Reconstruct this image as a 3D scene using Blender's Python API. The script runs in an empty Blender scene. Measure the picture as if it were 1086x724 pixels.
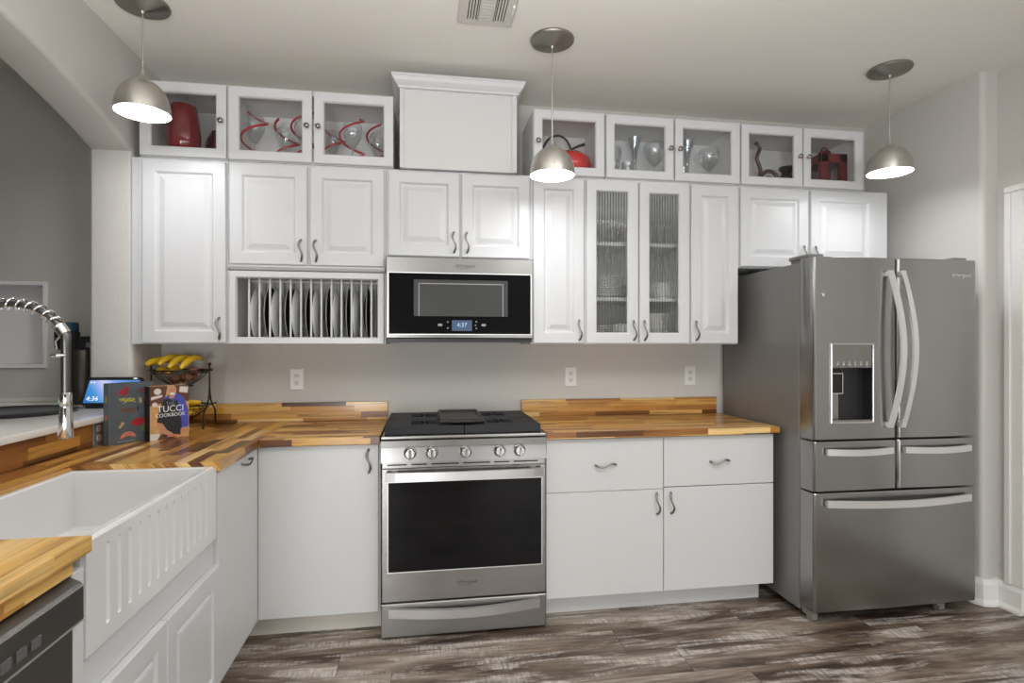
import bpy, bmesh, math, random
from mathutils import Vector, Matrix

random.seed(7)
SC = bpy.context.scene
COL = SC.collection

# ------------------------------------------------------------------ camera, world, lights, exposure
CAM_A, CAM_H, CAM_Y, F_PX = math.radians(9.04), 1.326, -3.26, 597.0
cd = bpy.data.cameras.new('camera')
cam = bpy.data.objects.new('camera', cd)
COL.objects.link(cam)
cam.location = (0, CAM_Y, CAM_H)
cam.rotation_euler = (math.radians(90), 0, -CAM_A)
cd.sensor_fit = 'HORIZONTAL'
cd.sensor_width = 36.0
cd.lens = 36.0 * F_PX / 1086.0
cd.shift_y = 5.0 / 1086.0
cd.clip_start = 0.05
SC.camera = cam

world = bpy.data.worlds.new('world')
SC.world = world
world.use_nodes = True
wb = world.node_tree.nodes['Background']
wb.inputs['Color'].default_value = (1.0, 1.0, 1.0, 1)
wb.inputs['Strength'].default_value = 0.04


def area_light(name, loc, rot, sx, sy, power, color=(1, 1, 1)):
    ld = bpy.data.lights.new(name, 'AREA')
    ld.shape = 'RECTANGLE'
    ld.size, ld.size_y = sx, sy
    ld.energy = power
    ld.color = color
    o = bpy.data.objects.new(name, ld)
    COL.objects.link(o)
    o.location = loc
    o.rotation_euler = rot
    return o


# added fill lights with no visible source: rear pair, overhead panel, upward panel
area_light('rear_fill', (1.6, -7.2, 0.75), (math.radians(93), 0, math.radians(4)), 1.4, 1.2, 16, (0.97, 0.985, 1.0))  # unseen rear fill, added to brighten the fronts and back wall
area_light('rear_fill', (-1.02, -7.2, 0.80), (math.radians(93), 0, math.radians(-8)), 0.62, 1.4, 46, (0.97, 0.985, 1.0))
area_light('overhead_fill', (1.45, -2.7, 2.70), (0, 0, math.radians(4)), 1.2, 0.9, 14, (1.0, 1.0, 1.0))  # added overhead fill, no fixture seen
area_light('ceiling_fill', (0.05, -2.75, 2.0), (math.radians(180), 0, 0), 2.4, 1.8, 31, (1.0, 0.995, 0.985))  # added floating panel that brightens the ceiling
PENDANT_L = 18.5

SC.view_settings.view_transform = 'Standard'
SC.view_settings.look = 'None'
SC.view_settings.gamma = 1.0
SC.view_settings.use_curve_mapping = False
SC.view_settings.exposure = 0.92
try:
    SC.cycles.max_bounces = 10
    SC.cycles.transparent_max_bounces = 24
    SC.cycles.sample_clamp_indirect = 6.0
    SC.cycles.use_denoising = True
except Exception:
    pass


# ------------------------------------------------------------------ materials
def new_mat(name):
    m = bpy.data.materials.new(name)
    m.use_nodes = True
    nt = m.node_tree
    return m, nt, nt.nodes['Principled BSDF']


def simple(name, col, rough=0.5, metal=0.0, bump=0.0, bscale=200.0, var=0.0, vscale=6.0, emit=None, estr=0.0, coat=0.0, spec=None):
    m, nt, b = new_mat(name)
    b.inputs['Base Color'].default_value = (*col, 1)
    b.inputs['Roughness'].default_value = rough
    b.inputs['Metallic'].default_value = metal
    b.inputs['Coat Weight'].default_value = coat
    if spec is not None:
        b.inputs['Specular IOR Level'].default_value = spec
    tc = nt.nodes.new('ShaderNodeTexCoord')
    if bump:
        n = nt.nodes.new('ShaderNodeTexNoise')
        n.inputs['Scale'].default_value = bscale
        n.inputs['Detail'].default_value = 3
        bp = nt.nodes.new('ShaderNodeBump')
        bp.inputs['Strength'].default_value = bump
        bp.inputs['Distance'].default_value = 0.004
        nt.links.new(tc.outputs['Object'], n.inputs['Vector'])
        nt.links.new(n.outputs['Fac'], bp.inputs['Height'])
        nt.links.new(bp.outputs['Normal'], b.inputs['Normal'])
    if var:
        n = nt.nodes.new('ShaderNodeTexNoise')
        n.inputs['Scale'].default_value = vscale
        n.inputs['Detail'].default_value = 4
        mx = nt.nodes.new('ShaderNodeMix')
        mx.data_type = 'RGBA'
        mx.inputs['A'].default_value = (*[c * (1 - var) for c in col], 1)
        mx.inputs['B'].default_value = (*[min(1, c * (1 + var)) for c in col], 1)
        nt.links.new(tc.outputs['Object'], n.inputs['Vector'])
        nt.links.new(n.outputs['Fac'], mx.inputs['Factor'])
        nt.links.new(mx.outputs['Result'], b.inputs['Base Color'])
    if emit:
        b.inputs['Emission Color'].default_value = (*emit, 1)
        b.inputs['Emission Strength'].default_value = estr
    return m


def brushed(name, col, rough, axis='x', strength=0.02, aniso=0.65):
    """brushed metal: fine streaks along one axis vary the roughness"""
    m, nt, b = new_mat(name)
    b.inputs['Base Color'].default_value = (*col, 1)
    b.inputs['Metallic'].default_value = 1.0
    tc = nt.nodes.new('ShaderNodeTexCoord')
    mp = nt.nodes.new('ShaderNodeMapping')
    s = {'x': (2, 300, 300), 'z': (300, 300, 2)}[axis]
    mp.inputs['Scale'].default_value = s
    n = nt.nodes.new('ShaderNodeTexNoise')
    n.inputs['Scale'].default_value = 1.0
    n.inputs['Detail'].default_value = 2
    mr = nt.nodes.new('ShaderNodeMapRange')
    mr.inputs['To Min'].default_value = rough - strength * 0.5
    mr.inputs['To Max'].default_value = rough + strength * 0.5
    nt.links.new(tc.outputs['Object'], mp.inputs['Vector'])
    nt.links.new(mp.outputs['Vector'], n.inputs['Vector'])
    nt.links.new(n.outputs['Fac'], mr.inputs['Value'])
    nt.links.new(mr.outputs['Result'], b.inputs['Roughness'])
    b.inputs['Anisotropic'].default_value = aniso
    b.inputs['Anisotropic Rotation'].default_value = 0.25
    tg = nt.nodes.new('ShaderNodeTangent')
    if axis == 'x':
        tg.direction_type = 'UV_MAP'
        tg.uv_map = 'brush'
    else:
        tg.direction_type = 'RADIAL'
        tg.axis = 'Z'
    nt.links.new(tg.outputs['Tangent'], b.inputs['Tangent'])
    return m


def math_node(nt, op, a=None, b=None):
    n = nt.nodes.new('ShaderNodeMath')
    n.operation = op
    for i, v in enumerate((a, b)):
        if v is None:
            continue
        if isinstance(v, (int, float)):
            n.inputs[i].default_value = v
        else:
            nt.links.new(v, n.inputs[i])
    return n.outputs[0]


def ramp(nt, fac, stops, interp='LINEAR'):
    r = nt.nodes.new('ShaderNodeValToRGB')
    r.color_ramp.interpolation = interp
    el = r.color_ramp.elements
    while len(el) < len(stops):
        el.new(0.5)
    for e, (p, c) in zip(el, stops):
        e.position = p
        e.color = (*c, 1)
    nt.links.new(fac, r.inputs['Fac'])
    return r.outputs['Color']


def mixc(nt, blend, fac, a, b):
    mx = nt.nodes.new('ShaderNodeMix')
    mx.data_type = 'RGBA'
    mx.blend_type = blend
    for k, v in (('Factor', fac), ('A', a), ('B', b)):
        if isinstance(v, (int, float)):
            mx.inputs[k].default_value = v
        elif isinstance(v, tuple):
            mx.inputs[k].default_value = (*v, 1)
        else:
            nt.links.new(v, mx.inputs[k])
    return mx.outputs['Result']


def boards(nt, along, row_w, length):
    """returns (along, row index, random per board, seam mask, object coords)"""
    tc = nt.nodes.new('ShaderNodeTexCoord')
    sp = nt.nodes.new('ShaderNodeSeparateXYZ')
    nt.links.new(tc.outputs['Object'], sp.inputs[0])
    S = sp.outputs['X'] if along == 'x' else sp.outputs['Y']
    o = sp.outputs['Y'] if along == 'x' else sp.outputs['X']
    R = math_node(nt, 'ADD', o, sp.outputs['Z'])
    rr = math_node(nt, 'DIVIDE', R, row_w)
    row = math_node(nt, 'FLOOR', rr)
    wn = nt.nodes.new('ShaderNodeTexWhiteNoise')
    wn.noise_dimensions = '1D'
    nt.links.new(row, wn.inputs['W'])
    off = math_node(nt, 'MULTIPLY', wn.outputs['Value'], 7.3)
    ss = math_node(nt, 'DIVIDE', math_node(nt, 'ADD', S, off), length)
    colm = math_node(nt, 'FLOOR', ss)
    cb = nt.nodes.new('ShaderNodeCombineXYZ')
    nt.links.new(row, cb.inputs[0])
    nt.links.new(colm, cb.inputs[1])
    w2 = nt.nodes.new('ShaderNodeTexWhiteNoise')
    w2.noise_dimensions = '2D'
    nt.links.new(cb.outputs[0], w2.inputs['Vector'])
    return S, R, rr, ss, w2, cb


def butcher(name, along, row_w=0.033, length=0.34, light=0.0):
    m, nt, b = new_mat(name)
    S, R, rr, ss, w2, cb = boards(nt, along, row_w, length)
    colr = ramp(nt, w2.outputs['Value'], [
        (0.0, (0.085, 0.030, 0.008)), (0.13, (0.16, 0.058, 0.014)), (0.26, (0.31, 0.125, 0.027)),
        (0.44, (0.49, 0.225, 0.045)), (0.64, (0.60, 0.325, 0.075)), (0.84, (0.70, 0.43, 0.13)), (1.0, (0.80, 0.58, 0.27))])
    # grain, stretched along the stave, shifted per stave
    cv = nt.nodes.new('ShaderNodeCombineXYZ')
    nt.links.new(math_node(nt, 'MULTIPLY', S, 3.0), cv.inputs[0])
    nt.links.new(math_node(nt, 'MULTIPLY', R, 55.0), cv.inputs[1])
    nt.links.new(math_node(nt, 'MULTIPLY', w2.outputs['Value'], 37.0), cv.inputs[2])
    n = nt.nodes.new('ShaderNodeTexNoise')
    n.inputs['Scale'].default_value = 1.0
    n.inputs['Detail'].default_value = 5
    n.inputs['Distortion'].default_value = 0.6
    nt.links.new(cv.outputs[0], n.inputs['Vector'])
    g = ramp(nt, n.outputs['Fac'], [(0.28, (0.42, 0.36, 0.30)), (0.5, (1, 1, 1)), (0.72, (1.18, 1.14, 1.08))])
    c = mixc(nt, 'MULTIPLY', 0.95, colr, g)
    nt.links.new(c, b.inputs['Base Color'])
    b.inputs['Roughness'].default_value = 0.30
    b.inputs['Coat Weight'].default_value = 0.25
    b.inputs['Coat Roughness'].default_value = 0.15
    return m


def floor_mat():
    m, nt, b = new_mat('rustic_vinyl_plank')
    S, R, rr, ss, w2, cb = boards(nt, 'x', 0.185, 1.22)
    sh = math_node(nt, 'MULTIPLY', w2.outputs['Value'], 41.0)

    def noise(sx, sy, detail, dist=0.0, rough=0.55):
        cv = nt.nodes.new('ShaderNodeCombineXYZ')
        nt.links.new(math_node(nt, 'MULTIPLY', S, sx), cv.inputs[0])
        nt.links.new(math_node(nt, 'MULTIPLY', R, sy), cv.inputs[1])
        nt.links.new(sh, cv.inputs[2])
        n = nt.nodes.new('ShaderNodeTexNoise')
        n.inputs['Scale'].default_value = 1.0
        n.inputs['Detail'].default_value = detail
        n.inputs['Distortion'].default_value = dist
        n.inputs['Roughness'].default_value = rough
        nt.links.new(cv.outputs[0], n.inputs['Vector'])
        return n.outputs['Fac']
    big = noise(1.6, 9.0, 7, 0.45, 0.62)
    base = ramp(nt, big, [(0.30, (0.022, 0.013, 0.008)), (0.41, (0.075, 0.048, 0.033)), (0.50, (0.16, 0.117, 0.088)),
                          (0.59, (0.27, 0.215, 0.172)), (0.72, (0.42, 0.365, 0.315))])
    grain = noise(6.0, 130.0, 4, 0.4)
    g = ramp(nt, grain, [(0.3, (0.62, 0.6, 0.58)), (0.55, (1, 1, 1)), (0.75, (1.25, 1.25, 1.25))])
    c = mixc(nt, 'MULTIPLY', 0.8, base, g)
    # pale scraped patches with saw marks across the plank
    patch = noise(2.0, 13.0, 6, 0.5, 0.66)
    saw = noise(95.0, 16.0, 3, 0.0)
    pm = ramp(nt, patch, [(0.50, (0, 0, 0)), (0.62, (1, 1, 1))])
    sm = ramp(nt, saw, [(0.36, (0.38, 0.38, 0.38)), (0.62, (1, 1, 1))])
    f = nt.nodes.new('ShaderNodeMath')
    f.operation = 'MULTIPLY'
    nt.links.new(pm, f.inputs[0])
    nt.links.new(sm, f.inputs[1])
    f2 = math_node(nt, 'MULTIPLY', f.outputs[0], 0.85)
    c = mixc(nt, 'MIX', f2, c, (0.60, 0.56, 0.52))
    # seams
    fr = math_node(nt, 'FRACT', rr)
    fs = math_node(nt, 'FRACT', ss)
    s1 = math_node(nt, 'LESS_THAN', fr, 0.014)
    s2 = math_node(nt, 'LESS_THAN', fs, 0.0022)
    seam = math_node(nt, 'MAXIMUM', s1, s2)
    c = mixc(nt, 'MIX', math_node(nt, 'MULTIPLY', seam, 0.7), c, (0.02, 0.013, 0.01))
    nt.links.new(c, b.inputs['Base Color'])
    b.inputs['Roughness'].default_value = 0.42
    bp = nt.nodes.new('ShaderNodeBump')
    bp.inputs['Strength'].default_value = 0.15
    bp.inputs['Distance'].default_value = 0.003
    nt.links.new(grain, bp.inputs['Height'])
    nt.links.new(bp.outputs['Normal'], b.inputs['Normal'])
    return m


def clear_glass(name, tint=(1, 1, 1), gloss=1.0, rough=0.02, base=0.03):
    """thin glass: transparent with a fresnel reflection"""
    m = bpy.data.materials.new(name)
    m.use_nodes = True
    nt = m.node_tree
    nt.nodes.clear()
    out = nt.nodes.new('ShaderNodeOutputMaterial')
    tr = nt.nodes.new('ShaderNodeBsdfTransparent')
    tr.inputs['Color'].default_value = (*tint, 1)
    gl = nt.nodes.new('ShaderNodeBsdfGlossy')
    gl.inputs['Roughness'].default_value = rough
    gl.inputs['Color'].default_value = (0.95, 0.97, 1, 1)
    lw = nt.nodes.new('ShaderNodeLayerWeight')
    lw.inputs['Blend'].default_value = 0.35
    f = math_node(nt, 'ADD', math_node(nt, 'MULTIPLY', lw.outputs['Facing'], 0.55 * gloss), base)
    mx = nt.nodes.new('ShaderNodeMixShader')
    nt.links.new(f, mx.inputs[0])
    nt.links.new(tr.outputs[0], mx.inputs[1])
    nt.links.new(gl.outputs[0], mx.inputs[2])
    nt.links.new(mx.outputs[0], out.inputs['Surface'])
    return m


def reeded_glass():
    m = bpy.data.materials.new('reeded_glass')
    m.use_nodes = True
    nt = m.node_tree
    nt.nodes.clear()
    out = nt.nodes.new('ShaderNodeOutputMaterial')
    tr = nt.nodes.new('ShaderNodeBsdfTransparent')
    tr.inputs['Color'].default_value = (0.96, 0.97, 0.96, 1)
    rf = nt.nodes.new('ShaderNodeBsdfGlass')
    rf.inputs['IOR'].default_value = 1.45
    rf.inputs['Roughness'].default_value = 0.03
    mx = nt.nodes.new('ShaderNodeMixShader')
    mx.inputs[0].default_value = 0.72
    nt.links.new(tr.outputs[0], mx.inputs[1])
    nt.links.new(rf.outputs[0], mx.inputs[2])
    nt.links.new(mx.outputs[0], out.inputs['Surface'])
    return m


def groove_glass():
    m = bpy.data.materials.new('reeded_glass_groove')
    m.use_nodes = True
    nt = m.node_tree
    nt.nodes.clear()
    out = nt.nodes.new('ShaderNodeOutputMaterial')
    tr = nt.nodes.new('ShaderNodeBsdfTransparent')
    tr.inputs['Color'].default_value = (0.62, 0.64, 0.62, 1)
    df = nt.nodes.new('ShaderNodeBsdfDiffuse')
    df.inputs['Color'].default_value = (0.25, 0.26, 0.25, 1)
    mx = nt.nodes.new('ShaderNodeMixShader')
    mx.inputs[0].default_value = 0.45
    nt.links.new(tr.outputs[0], mx.inputs[1])
    nt.links.new(df.outputs[0], mx.inputs[2])
    nt.links.new(mx.outputs[0], out.inputs['Surface'])
    return m


M = {}
M['wall'] = simple('grey_wall_paint', (0.585, 0.572, 0.545), 0.75, bump=0.35, bscale=90)
M['ceiling'] = simple('ceiling_paint', (0.82, 0.795, 0.75), 0.85, bump=0.3, bscale=70)
M['white'] = simple('white_cabinet_paint', (0.645, 0.655, 0.672), 0.32, var=0.015)
M['white_in'] = simple('cabinet_inside', (0.76, 0.75, 0.73), 0.5)
M['slab'] = simple('white_laminate', (0.645, 0.655, 0.655), 0.30, var=0.01)
M['cream'] = simple('cream_toe_board', (0.70, 0.67, 0.60), 0.5)
M['trim'] = simple('white_trim_paint', (0.78, 0.77, 0.75), 0.4)
M['ceramic'] = simple('white_fireclay', (0.72, 0.72, 0.725), 0.12, coat=0.4)
M['floor'] = floor_mat()
M['wood_x'] = butcher('butcher_block_lengthwise', 'x')
M['wood_y'] = butcher('butcher_block_run', 'y', 0.042, 0.30)
M['quartz'] = simple('white_quartz', (0.78, 0.77, 0.74), 0.18, var=0.03, vscale=12)
M['steel'] = brushed('stainless_steel', (0.31, 0.303, 0.293), 0.30, 'x')
M['steel_dark'] = brushed('dark_stainless', (0.36, 0.35, 0.335), 0.27, 'x')
M['steel_bright'] = brushed('polished_handle_steel', (0.84, 0.84, 0.835), 0.44, 'x', 0.02, 0.2)
M['range_handle'] = brushed('range_handle_steel', (0.60, 0.595, 0.585), 0.34, 'x', 0.02, 0.3)
M['fridge'] = brushed('fridge_stainless', (0.345, 0.345, 0.34), 0.24, 'x', 0.03, 0.4)
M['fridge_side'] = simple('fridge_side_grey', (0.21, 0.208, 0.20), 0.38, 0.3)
M['nickel'] = brushed('brushed_nickel', (0.58, 0.56, 0.52), 0.36, 'z')
M['nickel_dark'] = brushed('aged_nickel', (0.33, 0.31, 0.28), 0.35, 'z')
M['pull'] = simple('antique_pewter_pull', (0.30, 0.28, 0.26), 0.30, 1.0)
M['hose_grey'] = simple('grey_hose_metal', (0.16, 0.16, 0.155), 0.35, 1.0)
M['chrome'] = simple('chrome', (0.74, 0.74, 0.74), 0.10, 1.0)
M['chrome_soft'] = simple('satin_chrome', (0.62, 0.62, 0.61), 0.22, 1.0)
M['black_glass'] = simple('black_glass', (0.007, 0.007, 0.008), 0.06, spec=0.4)
M['oven_glass'] = simple('oven_window_glass', (0.006, 0.006, 0.007), 0.07, spec=0.32)
M['mesh_window'] = simple('grey_mesh_window', (0.05, 0.051, 0.05), 0.3, spec=0.35)
M['mw_line'] = simple('window_outline_grey', (0.30, 0.30, 0.30), 0.3)
M['iron'] = simple('cast_iron', (0.014, 0.015, 0.018), 0.5, bump=0.2, bscale=400, spec=0.25)
M['griddle'] = simple('griddle_iron', (0.038, 0.036, 0.033), 0.45, spec=0.3)
M['enamel'] = simple('black_enamel', (0.012, 0.012, 0.014), 0.15)
M['black'] = simple('black_plastic', (0.014, 0.014, 0.015), 0.35)
M['blackgap'] = simple('dark_gap', (0.01, 0.01, 0.01), 0.8)
M['dw'] = brushed('dishwasher_slate', (0.20, 0.197, 0.19), 0.36, 'x', 0.04)
M['dw_btn'] = simple('dishwasher_button', (0.11, 0.11, 0.11), 0.3)
M['glass'] = clear_glass('cabinet_glass', (0.97, 0.975, 0.98), 0.12, 0.01, 0.012)
M['crystal'] = clear_glass('crystal', (0.88, 0.90, 0.90), 1.5, 0.03, 0.08)
M['cello'] = clear_glass('clear_wrap', (0.93, 0.95, 0.98), 1.0, 0.12, 0.08)
M['reeded'] = reeded_glass()
M['groove'] = groove_glass()
M['ruby'] = simple('ruby_glass', (0.22, 0.008, 0.014), 0.08, coat=0.6)
M['plum_glass'] = simple('ruby_dark', (0.07, 0.010, 0.022), 0.15, coat=0.4)  # dark plum glass of the round bowl
M['ribbon'] = simple('red_ribbon', (0.42, 0.012, 0.02), 0.3)
M['apple'] = simple('red_enamel', (0.62, 0.018, 0.012), 0.18, coat=0.5)
M['bronze'] = simple('dark_bronze', (0.045, 0.035, 0.03), 0.4, 0.6)
M['copper_br'] = simple('brown_carved', (0.12, 0.065, 0.045), 0.35, 0.2, var=0.2, vscale=40)
M['lantern'] = simple('lantern_red', (0.16, 0.012, 0.016), 0.4)
M['porcelain'] = simple('white_porcelain', (0.84, 0.85, 0.86), 0.2)
M['black_plate'] = simple('black_stoneware', (0.012, 0.011, 0.011), 0.6, spec=0.12)
M['rim_glint'] = simple('painted_rim_glint', (0.42, 0.39, 0.35), 0.3)  # rim reflections of the black plates, painted as a pale colour
M['stone'] = simple('cream_stoneware', (0.78, 0.77, 0.73), 0.3)
M['grey_ware'] = simple('grey_stoneware', (0.22, 0.22, 0.21), 0.35)
M['plastic'] = simple('white_outlet_plastic', (0.80, 0.80, 0.80), 0.35)
M['plastic_dim'] = simple('outlet_face', (0.70, 0.70, 0.70), 0.35)
M['grey_plate'] = simple('grey_outlet_plastic', (0.24, 0.22, 0.20), 0.4)
M['vent'] = simple('vent_paint', (0.62, 0.59, 0.55), 0.5)
M['led'] = simple('pendant_diffuser', (1, 1, 1), 0.5, emit=(0.98, 0.985, 1.0), estr=PENDANT_L)
M['shade_in'] = simple('shade_inside', (0.85, 0.85, 0.84), 0.4)
M['perf'] = simple('perforation_light', (0.75, 0.74, 0.70), 0.3, 0.6)  # pale colour stands for lamplight showing through the holes
M['teal'] = simple('teal_lid', (0.012, 0.045, 0.06), 0.25)
M['maker'] = simple('dark_brown_metal', (0.045, 0.038, 0.032), 0.3, 0.5)
M['mat_black'] = simple('black_tray', (0.010, 0.011, 0.014), 0.28)
M['banana'] = simple('banana_skin', (0.72, 0.46, 0.018), 0.4, var=0.18, vscale=30)
M['banana_tip'] = simple('banana_tip', (0.10, 0.065, 0.02), 0.6)
M['potato'] = simple('brown_potato', (0.20, 0.095, 0.055), 0.5, var=0.3, vscale=25)
M['wire'] = simple('dark_wire', (0.03, 0.024, 0.018), 0.35, 0.7)
M['slate'] = simple('slate_book_cloth', (0.085, 0.10, 0.115), 0.45, var=0.25, vscale=25)
M['slate_spine'] = simple('slate_spine', (0.10, 0.13, 0.15), 0.4)
M['paper'] = simple('book_paper', (0.75, 0.72, 0.65), 0.7)
M['chili'] = simple('chili_red', (0.35, 0.02, 0.03), 0.4)
M['herb'] = simple('mustard_green', (0.45, 0.42, 0.05), 0.5)
M['leaf'] = simple('leaf_green', (0.14, 0.25, 0.03), 0.5)
M['salmon'] = simple('salmon_pink', (0.62, 0.20, 0.12), 0.4)
M['ginger'] = simple('ginger_tan', (0.42, 0.30, 0.14), 0.5)
M['brown_print'] = simple('brown_print', (0.12, 0.07, 0.045), 0.5)
M['spine_black'] = simple('black_book_spine', (0.012, 0.011, 0.011), 0.3)
M['skin'] = simple('printed_skin', (0.55, 0.27, 0.16), 0.4)
M['hair'] = simple('printed_grey_hair', (0.45, 0.36, 0.30), 0.4)
M['shirt'] = simple('printed_blue_shirt', (0.07, 0.085, 0.42), 0.4)
M['apron'] = simple('printed_dark_apron', (0.022, 0.026, 0.032), 0.4)
M['kit_warm'] = simple('printed_warm_kitchen', (0.58, 0.33, 0.13), 0.4, var=0.5, vscale=45)
M['kit_dark'] = simple('printed_dark_kitchen', (0.12, 0.05, 0.03), 0.4)
M['kit_pale'] = simple('printed_pale_kitchen', (0.66, 0.62, 0.58), 0.4)
M['print_white'] = simple('printed_white', (0.85, 0.85, 0.84), 0.4)
M['print_grey'] = simple('printed_grey', (0.25, 0.25, 0.26), 0.4)
M['logo'] = simple('logo_grey', (0.10, 0.10, 0.105), 0.3, 0.6)
M['logo_pale'] = simple('logo_pale', (0.72, 0.72, 0.72), 0.25, 0.7)
M['screen'] = None
M['lcd'] = simple('lcd_blue', (0.02, 0.03, 0.05), 0.2, emit=(0.08, 0.13, 0.22), estr=0.35)
M['lcd_txt'] = simple('lcd_digits', (0.1, 0.1, 0.1), 0.2, emit=(0.45, 0.7, 1.0), estr=0.5)
M['lcd_dim'] = simple('lcd_marks', (0.1, 0.1, 0.1), 0.2, emit=(0.55, 0.6, 0.66), estr=0.2)
M['scr_txt'] = simple('screen_white', (0.1, 0.1, 0.1), 0.2, emit=(1, 1, 1), estr=0.55)
M['green_led'] = simple('green_light', (0.1, 0.2, 0.1), 0.3, emit=(0.35, 0.7, 0.45), estr=0.4)
M['white_niche'] = simple('white_box_paint', (0.86, 0.86, 0.88), 0.5)


def screen_mat():
    m, nt, b = new_mat('smart_screen')
    tc = nt.nodes.new('ShaderNodeTexCoord')
    sp = nt.nodes.new('ShaderNodeSeparateXYZ')
    nt.links.new(tc.outputs['Generated'], sp.inputs[0])
    d = math_node(nt, 'ADD', math_node(nt, 'MULTIPLY', sp.outputs['X'], 0.8), math_node(nt, 'MULTIPLY', sp.outputs['Z'], 0.35))
    c = ramp(nt, d, [(0.0, (0.02, 0.14, 0.42)), (0.28, (0.05, 0.28, 0.65)), (0.42, (0.30, 0.42, 0.80)),
                     (0.55, (0.62, 0.62, 0.90)), (0.75, (0.18, 0.36, 0.78)), (1.0, (0.08, 0.25, 0.6))])
    nt.links.new(c, b.inputs['Emission Color'])
    b.inputs['Emission Strength'].default_value = 0.55
    b.inputs['Base Color'].default_value = (0.01, 0.01, 0.01, 1)
    b.inputs['Roughness'].default_value = 0.15
    return m


M['screen'] = screen_mat()


# ------------------------------------------------------------------ builders
def V(*a):
    return Vector(a)


def root_matrix(o):
    while o.parent:
        o = o.parent
    return o.matrix_basis


BRUSHED = {'steel', 'steel_dark', 'steel_bright', 'range_handle', 'fridge', 'dw'}


def put(name, bm, mat, parent=None, smooth=None, label=None):
    """link one bmesh (in world coordinates) as one mesh object"""
    bmesh.ops.recalc_face_normals(bm, faces=bm.faces[:])
    m0 = mat[0] if isinstance(mat, (list, tuple)) else mat
    if m0 in BRUSHED:
        uv = bm.loops.layers.uv.new('brush')
        for f in bm.faces:
            f.normal_update()
            n = f.normal
            for lp in f.loops:
                c = lp.vert.co
                lp[uv].uv = (c.y, c.z) if abs(n.x) > 0.8 else ((c.x, c.y) if abs(n.z) > 0.8 else (c.x, c.z))
    if parent is not None:
        bm.transform(root_matrix(parent).inverted())
    me = bpy.data.meshes.new(name)
    bm.to_mesh(me)
    bm.free()
    mats = mat if isinstance(mat, (list, tuple)) else [mat]
    for m in mats:
        me.materials.append(M[m] if isinstance(m, str) else m)
    if smooth is not None:
        for p in me.polygons:
            p.use_smooth = True
        try:
            me.set_sharp_from_angle(angle=math.radians(smooth))
        except Exception:
            pass
    o = bpy.data.objects.new(name, me)
    COL.objects.link(o)
    if parent is not None:
        o.parent = parent
    if label:
        o['label'] = label
    return o


def thing(name, label, cat, loc=(0, 0, 0), rz=0.0, group=None):
    o = bpy.data.objects.new(name, None)
    o.empty_display_size = 0.05
    COL.objects.link(o)
    o.location = loc
    o.rotation_euler = (0, 0, rz)
    o.matrix_basis = Matrix.LocRotScale(Vector(loc), Matrix.Rotation(rz, 3, 'Z'), None)
    o['label'] = label
    o['category'] = cat
    if group:
        o['group'] = group
    return o


def tag(o, label, cat, group=None):
    o['label'] = label
    o['category'] = cat
    if group:
        o['group'] = group
    return o


def struct(name, bm, mat, parent=None, smooth=None):
    o = put(name, bm, mat, parent, smooth)
    if parent is None:
        o['kind'] = 'structure'
    return o


def box(bm, x0, x1, y0, y1, z0, z1, bev=0.0, mi=0, seg=2):
    vs = [bm.verts.new((x, y, z)) for x in (x0, x1) for y in (y0, y1) for z in (z0, z1)]
    fs = []
    for q in ((0, 1, 3, 2), (4, 6, 7, 5), (0, 4, 5, 1), (2, 3, 7, 6), (0, 2, 6, 4), (1, 5, 7, 3)):
        f = bm.faces.new([vs[i] for i in q])
        f.material_index = mi
        fs.append(f)
    if bev > 0:
        es = list({e for f in fs for e in f.edges})
        bmesh.ops.bevel(bm, geom=es, offset=bev, segments=seg, affect='EDGES', profile=0.5, material=mi)
    return vs


def B(*a, bev=0.0, seg=2):
    bm = bmesh.new()
    box(bm, *a, bev=bev, seg=seg)
    return bm


def rings(bm, O, A, Bv, N, w, h, prof, cap0=True, cap1=True, close=False, mi=0):
    """concentric rectangles (inset, height along N) joined into a surface"""
    loops = []
    for p in prof:
        i, d = p[0], p[1]
        loops.append([bm.verts.new(O + A * a + Bv * b + N * d) for a, b in
                      ((i, i), (w - i, i), (w - i, h - i), (i, h - i))])
    n = len(loops)
    rng = range(n if close else n - 1)
    for k in rng:
        a, b = loops[k], loops[(k + 1) % n]
        for j in range(4):
            f = bm.faces.new((a[j], a[(j + 1) % 4], b[(j + 1) % 4], b[j]))
            f.material_index = mi
    if not close:
        if cap0:
            bm.faces.new(loops[0]).material_index = mi
        if cap1:
            bm.faces.new(loops[-1]).material_index = mi


def prism(bm, pts, d0, d1, O=None, A=None, Bv=None, N=None, mi=0, bev=0.0):
    O = O if O is not None else V(0, 0, 0)
    A = A if A is not None else V(1, 0, 0)
    Bv = Bv if Bv is not None else V(0, 1, 0)
    N = N if N is not None else V(0, 0, 1)
    lo = [bm.verts.new(O + A * a + Bv * b + N * d0) for a, b in pts]
    hi = [bm.verts.new(O + A * a + Bv * b + N * d1) for a, b in pts]
    fs = [bm.faces.new(lo), bm.faces.new(hi)]
    n = len(pts)
    for i in range(n):
        fs.append(bm.faces.new((lo[i], lo[(i + 1) % n], hi[(i + 1) % n], hi[i])))
    for f in fs:
        f.material_index = mi
    if bev:
        es = list({e for f in fs for e in f.edges})
        bmesh.ops.bevel(bm, geom=es, offset=bev, segments=2, affect='EDGES', profile=0.5)


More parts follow.
